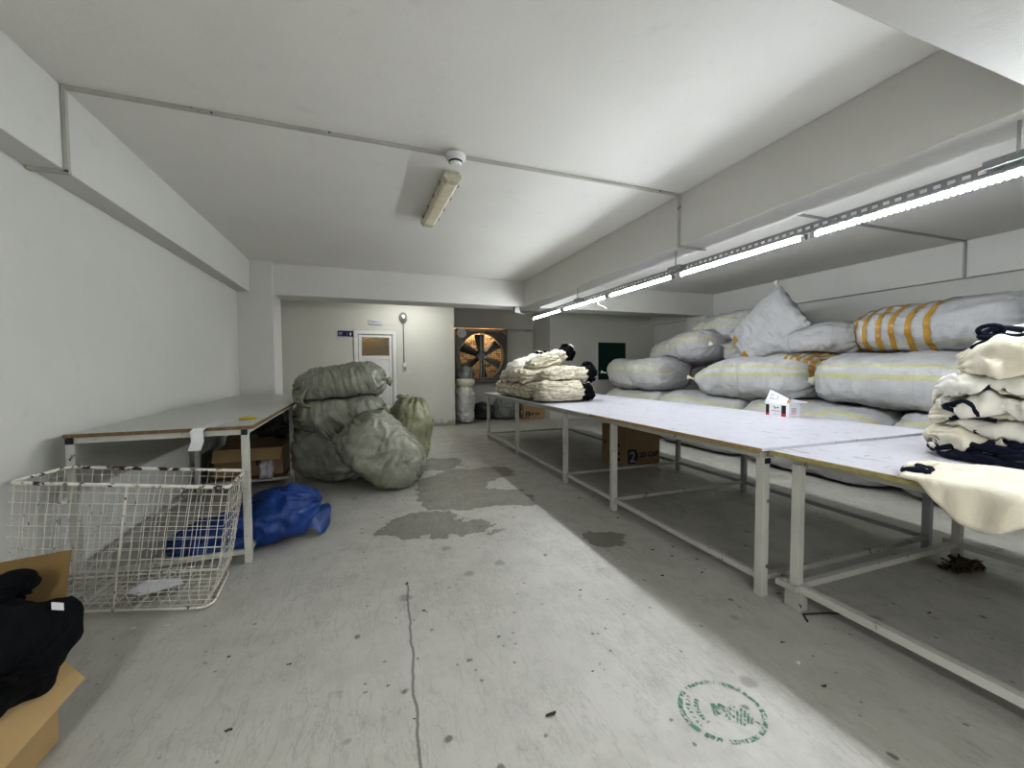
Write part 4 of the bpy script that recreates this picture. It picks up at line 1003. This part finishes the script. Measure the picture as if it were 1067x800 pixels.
# ------------------------------------------------------------------ tall garment pile on the near table
GQ = 'stacked cream garments with navy binding on the near table'
ZN = .849
rs = random.Random(4)
labs = ['lowest cream garment of the near pile, its navy edges bunched on the table', 'second lowest cream garment of the near pile, with dark gathered cuffs',
        'third cream garment from the bottom of the near pile, with a navy bound opening', 'fourth cream garment from the bottom of the near pile',
        'fifth cream garment from the bottom of the near pile, long navy hem', 'sixth cream garment from the bottom of the near pile',
        'cream garment directly under the bulky top one of the near pile']
stk = []; zc = ZN
PC = V((3.05, 1.06, 0))
for k, lab in enumerate(labs):
    th = (.10, .10, .13, .11, .12, .10, .10)[k]; ln = (.54, .54, .54, .50, .50, .46, .46)[k]; w = (.50, .48, .46, .46, .46, .44, .42)[k]
    rz = 1.9 + rs.uniform(-.3, .3); x = PC.x + rs.uniform(-.025, .025); y = PC.y + rs.uniform(-.02, .02)
    b = soft((x, y, zc + th * .55), ln, w, th, Rz(rz), 101 + k, e=2.7, ends=('tie', 'tie'), amp=.07, crease=.022, crease2=.006, cfreq=(5, 7), pw=5, nu=72, nv=64, sup=stk[-2:] or None, floor=ZN, pleat=.03, fold=.012, foldn=14, droop=.05 if k > 1 else .02)
    o = soft_build(b, 'folded_garment', M['cream'] if k % 2 else M['creamlt'], None, lab, 'clothing', GQ); stk.append(b); zc += th * .52
    for q in range(2):
        u0 = rs.uniform(.08, .2) + .42 * q; edge_tube(b, rs.choice((.15, .17, .19)), u0, u0 + rs.uniform(.16, .30), .012, M['navy'], o, n=7, off=.005)
    if k in (2, 4):   # eye shaped bound opening on the front
        uu = .42 if k == 2 else .66; pts = []
        for n_ in range(22):
            a = 2 * PI * n_ / 22; i = round((uu + .13 * math.cos(a)) * b['nu']); j = round((.235 + .055 * math.sin(a) + .02 * math.cos(a)) * b['nv']); pts.append(b['grid'][i][j] + gnorm(b, i, j) * .008)
        MB().tube(smooth_path(pts, 4, True), .011, 7, closed=True).build('bound_opening', M['navy'], o, smooth=True)
    if k < 2:
        for q in range(6):
            a0 = 2.15 + .30 * q + .15 * k; rr = .26 - .012 * k; c = V((x, y, 0)) + V((math.cos(a0) * rr, math.sin(a0) * rr, ZN + .028 + .05 * k + .012 * (q % 2)))
            tdir = V((-math.sin(a0), math.cos(a0), 0)); rd = V((math.cos(a0), math.sin(a0), 0))
            pts = [c + tdir * (.085 * math.cos(s_ * 2 * PI / 14)) + rd * (.030 * math.sin(s_ * 2 * PI / 14)) + V((0, 0, .016 * math.sin(s_ * 2 * PI / 14 + q) + .010 * math.sin(s_ * 4 * PI / 14 + q))) for s_ in range(14)]
            for p in pts: p.z = max(p.z, ZN + .018)
            MB().tube(pts, .0155, 8, closed=True).build('navy_cuff', M['navy'], o, smooth=True)
tp = soft((3.09, 1.00, zc + .125), .54, .50, .29, Rz(1.9) @ Ry(.10), 120, e=2.2, ends=('tie', 'tie'), amp=.07, crease=.030, crease2=.006, cfreq=(3.0, 3.0), pw=3.0, nu=96, nv=88, sup=stk[-3:], floor=ZN, droop=.05)
o = soft_build(tp, 'folded_garment', M['cream'], None, 'bulky cream garment on top of the near pile with a navy loop', 'clothing', GQ)
tr = bvh([tp]); zt = max(p.z for r in tp['grid'] for p in r)
def onto(x, y, d):
    h = tr.ray_cast(V((x, y, 4)), V((0, 0, -1))); return V((x, y, max(h[0].z if h[0] is not None else 0, zt - .07) + d))
rx, tc = V((.33, -.95, 0)), V((-.95, -.33, 0)); lc = V((2.96, 1.05, 0)); lz = onto(lc.x, lc.y, .0).z - .012
pts = [lc + V((0, 0, lz)) + rx * (.105 * math.cos(a)) + (tc * .055 - V((0, 0, .030))) * math.sin(a) + V((0, 0, .008 * math.cos(3 * a))) for a in [2 * PI * k / 22 for k in range(22)]]
MB().tube(pts, .0125, 8, closed=True).build('navy_loop', M['navy'], o, smooth=True)['label'] = 'navy bound loop'
pts = [lc + V((0, 0, lz + .022)) - rx * .07 + rx * (.042 * math.cos(a)) + (tc * .02 + V((0, 0, .024))) * math.sin(a) for a in [2 * PI * k / 14 for k in range(14)]]
MB().tube(pts, .011, 8, closed=True).build('navy_loop', M['navy'], o, smooth=True)
MB().tube([lc + V((0, 0, lz + .01)) - rx * .06, lc + V((0, 0, lz + .03)) - rx * .02 - tc * .02, lc + V((0, 0, lz + .015)) + rx * .03 - tc * .03], .012, 8).build('navy_loop', M['navy'], o, smooth=True)
edge_tube(tp, .40, .55, .85, .009, M['navy'], o, n=7, off=.004)
# garment draped over the table edge
m = MB(); vs = []; NI, NJ = 26, 30
for j in range(NJ + 1):
    t_ = j / NJ; y = 1.06 - .62 * t_
    hang = .14 * max(0, math.sin(min(1, max(0, (t_ - .10) / .62)) * PI)) ** 1.2 + (.06 * max(0, t_ - .55) / .45)
    for i in range(NI + 1):
        s_ = i / NI; Ltot = .42 + hang; dd = s_ * Ltot
        if dd < .40: x, z = 2.53 - dd, ZN + .012 + .026 * abs(math.sin(7 * s_ + 6 * t_ + 2 * noise.noise(V((s_ * 3, t_ * 4, 1))))) * (1 - s_)
        else:
            e_ = dd - .40; x = 2.130 - .025 * math.sin(min(1, e_ / .03) * PI / 2) - .03 * e_; z = ZN + .012 - max(0, e_ - .008)
        x += .028 * noise.noise(V((s_ * 3, t_ * 9, 2))) * (1 if dd > .40 else .3) - (.10 * (1 - t_) ** 2 * (1 - s_) * 0)
        yy = y + .02 * noise.noise(V((s_ * 5, t_ * 5, 8))) + .10 * (1 - s_) * (.2 - t_)
        if dd >= .40: x = min(x, 2.118)
        vs.append(V((x, yy, z)))
m.add(vs, [(j * (NI + 1) + i, j * (NI + 1) + i + 1, (j + 1) * (NI + 1) + i + 1, (j + 1) * (NI + 1) + i) for j in range(NJ) for i in range(NI)])
dr = thing('draped_garment', (2.35, .85, ZN), 'cream garment draped flat over the edge of the near table, black cuff at one end', 'clothing')
m.build('cloth', M['cream'], dr, smooth=True, solid=.008)
MB().tube([(2.47, 1.05, ZN + .022), (2.40, 1.085, ZN + .025), (2.33, 1.09, ZN + .024), (2.27, 1.09, ZN + .02), (2.20, 1.075, ZN + .018)], [.012, .018, .022, .024, .015], 10).build('rolled_edge', M['cream'], dr, smooth=True)
pts = [V((2.245 + .055 * math.cos(2 * PI * k / 14), 1.055 + .038 * math.sin(2 * PI * k / 14), ZN + .020 + .006 * math.sin(k))) for k in range(14)]
MB().tube(pts, .015, 8, closed=True).build('black_cuff', M['navy'], dr, smooth=True)
MB().tube([(2.28, 1.07, ZN + .03), (2.245, 1.055, ZN + .038), (2.215, 1.03, ZN + .03), (2.20, 1.0, ZN + .022)], .012, 8).build('black_cuff', M['navy'], dr, smooth=True)
b = soft((2.60, .74, ZN + .045), .34, .16, .07, Rz(.4), 131, e=2.3, ends=('tie', 'tie'), amp=.02, crease=.01, nu=40, nv=36, floor=ZN + .02)
soft_build(b, 'folded_garment', M['cream'], None, 'small rolled cream piece lying on the draped garment at the right edge', 'clothing')

# ------------------------------------------------------------------ tea box with leaning papers
tb = thing('tea_box', (3.70, 2.74, .859), 'small white printed tea box with papers in it on the cutting table', 'box')
# front face runs from (3.69,2.88) to (3.66,2.63); side runs back to the right
A = V((3.60, 2.845, .8595)); u = V((-.02, -.235, 0)).normalized(); w = V((1, -.12, 0)).normalized(); z = V((0, 0, 1)); LW, LD, LH = .245, .12, .118
def face(o, du, dz, name, mat, a0, a1, z0, z1, off=.0012):
    n = V((du.y, -du.x, 0)).normalized()
    if n.dot(o - (A + u * LW / 2 + w * LD / 2)) < 0: n = -n
    p = o + n * off
    return MB().quad(p + du * a0 + z * z0, p + du * a1 + z * z0, p + du * a1 + z * z1, p + du * a0 + z * z1).build(name, M[mat], tb)
c4 = [A, A + u * LW, A + u * LW + w * LD, A + w * LD]
m = MB().add(c4 + [p + z * LH for p in c4], [(0, 1, 2, 3), (0, 1, 5, 4), (1, 2, 6, 5), (2, 3, 7, 6), (3, 0, 4, 7)]); m.build('carton', M['paper'], tb, solid=.0015)
face(A, u, z, 'black_stripe', 'inkblack', .002, .038, .002, .103); face(A, u, z, 'black_stripe', 'inkblack', .168, .213, .002, .103)
face(A, u, z, 'red_corner', 'red', .002, .038, .002, .022, .002); face(A, u, z, 'red_corner', 'red', .168, .213, .002, .03, .002)
for k, (a, b_, c, mt) in enumerate(((.075, .082, .080, 'inkgreen'), (.092, .112, .068, 'inkgreen'), (.092, .104, .078, 'inkgreen'), (.122, .136, .074, 'inkblack'), (.060, .150, .045, 'inkpink'), (.098, .108, .016, 'inkgrey'))):
    face(A, u, z, 'print', mt, a, b_, c, c + (.013 if k < 4 else .006), .0016)
B = A + u * LW
for a, b_, c, mt in ((.025, .075, .078, 'inkgrey'), (.02, .08, .066, 'inkgrey'), (.02, .08, .055, 'inkgrey'), (.03, .07, .045, 'inkpink'), (.022, .078, .030, 'inkpink'), (.045, .055, .008, 'inkgrey')):
    face(B, w, z, 'print', mt, a, b_, c, c + .006, .0016)
lid = MB().quad(A + u * LW + z * LH, A + u * LW + w * LD + z * LH, A + u * (LW + .06) + w * (LD + .02) + z * (LH + .02), A + u * (LW + .02) + z * (LH + .055)); lid.build('lid_flap', M['paper'], tb, solid=.0015)
MB().quad(A + w * LD + z * LH, A + u * LW + w * LD + z * LH, A + u * (LW + .03) + w * (LD + .12) + z * (LH + .01), A + u * .04 + w * (LD + .12) + z * (LH + .02)).build('lid_flap', M['cardlt'], tb, solid=.0015)
pp = thing('leaflet', A + z * .1, 'white printed leaflet leaning up out of the tea box', 'paper')
o0 = A - u * .03 + w * .012 + z * .112; ud = (u * .93 - z * .06).normalized(); zd = (z + w * .25 + u * .12).normalized()
P4 = [o0, o0 + ud * .215 + z * .00, o0 + ud * .235 + zd * .075, o0 + ud * .02 + zd * .135]
MB().quad(*P4).build('sheet', M['paper'], pp, solid=.001)
nn = -(P4[1] - P4[0]).cross(P4[3] - P4[0]).normalized()
if nn.x > 0: nn = -nn
for a, b_, c, hh in ((.04, .075, .088, .006), (.04, .07, .076, .003), (.04, .10, .055, .003), (.04, .10, .048, .003), (.115, .13, .07, .014), (.105, .14, .056, .003), (.105, .135, .048, .003)):
    q = [o0 + ud * x + zd * y + nn * .0015 for x, y in ((a, c), (b_, c), (b_, c + hh), (a, c + hh))]
    MB().quad(*q).build('print', M['inkgrey'], pp)

# ------------------------------------------------------------------ floor emblem and litter
em = thing('floor_emblem', (1.26, 1.16, .001), 'worn round green emblem stamped on the floor in front of the tables', 'emblem')
EC = V((1.262, 1.158, .0018)); m = MB()
for a0, a1 in ((-.3, .25), (.35, .9), (1.0, 1.9), (2.05, 2.7), (2.75, 3.5), (3.6, 4.0), (4.15, 4.9), (5.0, 5.5), (5.55, 5.9)):
    n = 8; vs = []
    for k in range(n + 1):
        a = a0 + (a1 - a0) * k / n
        for r in (.146, .166): vs.append(EC + V((r * math.cos(a), r * math.sin(a) * .86, 0)))
    m.add(vs, [(2 * k, 2 * k + 1, 2 * k + 3, 2 * k + 2) for k in range(n)])
m.build('ring', M['stamp'], em)
m = MB(); ang = -.85; ca, sa = math.cos(ang), math.sin(ang)
def E_(x, y): return EC + V((x * ca - y * sa, x * sa + y * ca, 0))
m.quad(E_(-.025, -.035), E_(-.015, -.042), E_(.03, .02), E_(-.01, .03), E_(-.04, .012))
for k in range(9):
    x0 = .0 + k * .012; wdt = .045 * math.sin(PI * (k + 1.2) / 10.5)
    m.quad(E_(x0, -wdt), E_(x0 + .009, -wdt * 1.02), E_(x0 + .011, wdt), E_(x0 + .002, wdt))
m.quad(E_(.10, -.006), E_(.14, -.004), E_(.14, .004), E_(.10, .006))
m.build('leaf_figure', M['stamp'], em)
m = MB()
for k in range(16):
    a = 2.15 + (k % 8) * .17; r = .085 + .030 * (k // 8); p = EC + V((r * math.cos(a), r * math.sin(a) * .9, 0)); tdir = V((-math.sin(a), math.cos(a), 0)); rd = V((math.cos(a), math.sin(a), 0))
    m.quad(p, p + tdir * .011, p + tdir * .011 + rd * .017, p + rd * .017)
m.build('lettering', M['stamp'], em)

def flake(P, sz, rz, mat, label, cat, name, group, seed):
    rs = random.Random(seed); m = MB(); n = 7; vs = [V(P) + V((0, 0, .004 + .15 * sz))]
    for k in range(n):
        a = 2 * PI * k / n + rz; r = sz * rs.uniform(.5, 1.1); vs.append(V(P) + V((r * math.cos(a), r * math.sin(a) * rs.uniform(.3, .7), .002 + rs.uniform(0, .006))))
    m.add(vs, [(0, 1 + k, 1 + (k + 1) % n) for k in range(n)] + [tuple(range(n, 0, -1))])
    return tag(m.build(name, M[mat], org=P, smooth=False), label, cat, group)
rs = random.Random(5); GL = 'dark scraps of litter on the floor'
for i, (x, y, sz) in enumerate(((.207, 2.52, .020), (1.171, 2.09, .014), (1.737, 2.059, .016), (.639, 1.36, .026), (.145, 1.518, .008), (.062, 1.72, .010), (1.978, 2.25, .020), (2.0, 2.0, .018), (1.92, 2.38, .016), (.27, 2.2, .014), (-.35, 2.0, .014), (-.5, 1.7, .016), (-.62, 2.15, .012), (2.05, 3.0, .018), (2.0, 3.6, .02), (1.85, 1.35, .018), (1.75, 1.1, .016), (2.45, 1.2, .02), (2.8, 1.25, .02), (.9, 1.5, .010), (3.0, 2.5, .016), (2.7, 2.9, .016), (2.6, 2.2, .016))):
    flake((x, y, .0), sz, i * 1.7, 'leaf', 'small dark scrap of litter on the floor', 'litter', 'litter_scrap', GL, 200 + i)
for i, (x, y, sz, lab) in enumerate(((-1.15, 2.56, .022, 'small white paper scrap on the floor before the basket, left one'), (-.99, 2.53, .020, 'small white paper scrap on the floor before the basket, right one'), (1.78, 1.23, .02, 'small pale scrap on the dark floor near the green emblem'), (4.26, 1.56, .07, 'long pale scrap on the lit floor beyond the near table'))):
    flake((x, y, .0), sz, i * .9, 'scrap', lab, 'litter', 'paper_scrap', 'pale scraps on the floor', 300 + i)
m = MB(); rs = random.Random(9)
for k in range(26):
    c = V((3.60 + rs.uniform(-.09, .09), 1.47 + rs.uniform(-.05, .03), .015)); pts = [c + V((rs.uniform(-.06, .06), rs.uniform(-.04, .03), rs.uniform(-.008, .05))) for _ in range(4)]
    for p in pts: p.z = max(.008, p.z)
    m.tube(pts, [.004, .012, .012, .003], 6)
tag(m.build('lint_clump', M['lint'], org=(3.60, 1.47, 0), smooth=True), 'brown clump of lint and thread at the rear foot of the near table', 'lint', None, 'stuff')
pts = [V((4.55 + .9 * k / 16, 1.75 + .32 * math.sin(k * .35) , .006)) for k in range(17)]
tag(MB().tube(pts, .005, 6).build('cord', M['cord'], org=pts[0], smooth=True), 'thin white cord lying on the floor beyond the near table', 'cord')
tag(MB().tube([(2.12, 1.42, .005), (2.16, 1.47, .005), (2.3, 1.43, .005), (2.42, 1.36, .005)], .005, 6).build('twig', M['leaf'], org=(2.2, 1.43, 0), smooth=True), 'dark thread by the front foot of the near table', 'litter')

# ------------------------------------------------------------------ light
W = bpy.data.worlds.new('world'); bpy.context.scene.world = W; W.use_nodes = True
W.node_tree.nodes['Background'].inputs[0].default_value = (.75, .8, .85, 1); W.node_tree.nodes['Background'].inputs[1].default_value = .02
def lamp(name, typ, loc, e, col, **kw):
    d = bpy.data.lights.new(name, typ); d.energy = e; d.color = col
    for k, v in kw.items(): setattr(d, k, v)
    o = bpy.data.objects.new(name, d); COL.objects.link(o); o.location = loc; return o
lamp('lamp_behind_door', 'POINT', (.05, 10.1, 2.3), 3, (1, .68, .30), shadow_soft_size=.08)
o = lamp('daylight_outside', 'AREA', (2.9, YF + .32, 2.9), 14, (1, .92, .76), shape='RECTANGLE', size=1.3, size_y=.2); o.rotation_euler = (math.radians(12), 0, 0)
o = lamp('far_bay_fill', 'AREA', (.9, 8.5, 2.94), 5, (.98, .99, .95), shape='RECTANGLE', size=1.2, size_y=.15)  # unseen fill light added behind the far beam to brighten the door wall
# unseen fill light, added for the rest of the factory behind the viewer
o = lamp('fill_behind_viewer', 'AREA', (-.4, -2.4, 2.4), 40, (.95, .98, 1), shape='RECTANGLE', size=.3, size_y=2.4)

# ------------------------------------------------------------------ camera
cd = bpy.data.cameras.new('camera'); cam = bpy.data.objects.new('camera', cd); COL.objects.link(cam)
yaw, pit, roll = .34281, .039364, .005497
cy, sy, cp, sp, cr, sr = math.cos(yaw), math.sin(yaw), math.cos(pit), math.sin(pit), math.cos(roll), math.sin(roll)
fw = V((sy * cp, cy * cp, -sp)); rt = V((cy, -sy, 0)); dn = -rt.cross(fw)
r2 = rt * cr + dn * sr; d2 = -rt * sr + dn * cr
mt = Matrix((r2, -d2, -fw)).transposed().to_4x4(); mt.translation = V((0, 0, 1.32)); cam.matrix_world = mt
cd.sensor_width = 36; cd.lens = 423.8 / 1067 * 36; cd.clip_start = .05
sc = bpy.context.scene; sc.camera = cam
sc.view_settings.view_transform = 'Standard'; sc.view_settings.look = 'None'; sc.view_settings.exposure = 2.25; sc.view_settings.gamma = 0.81
sc.cycles.max_bounces = 10; sc.cycles.diffuse_bounces = 8
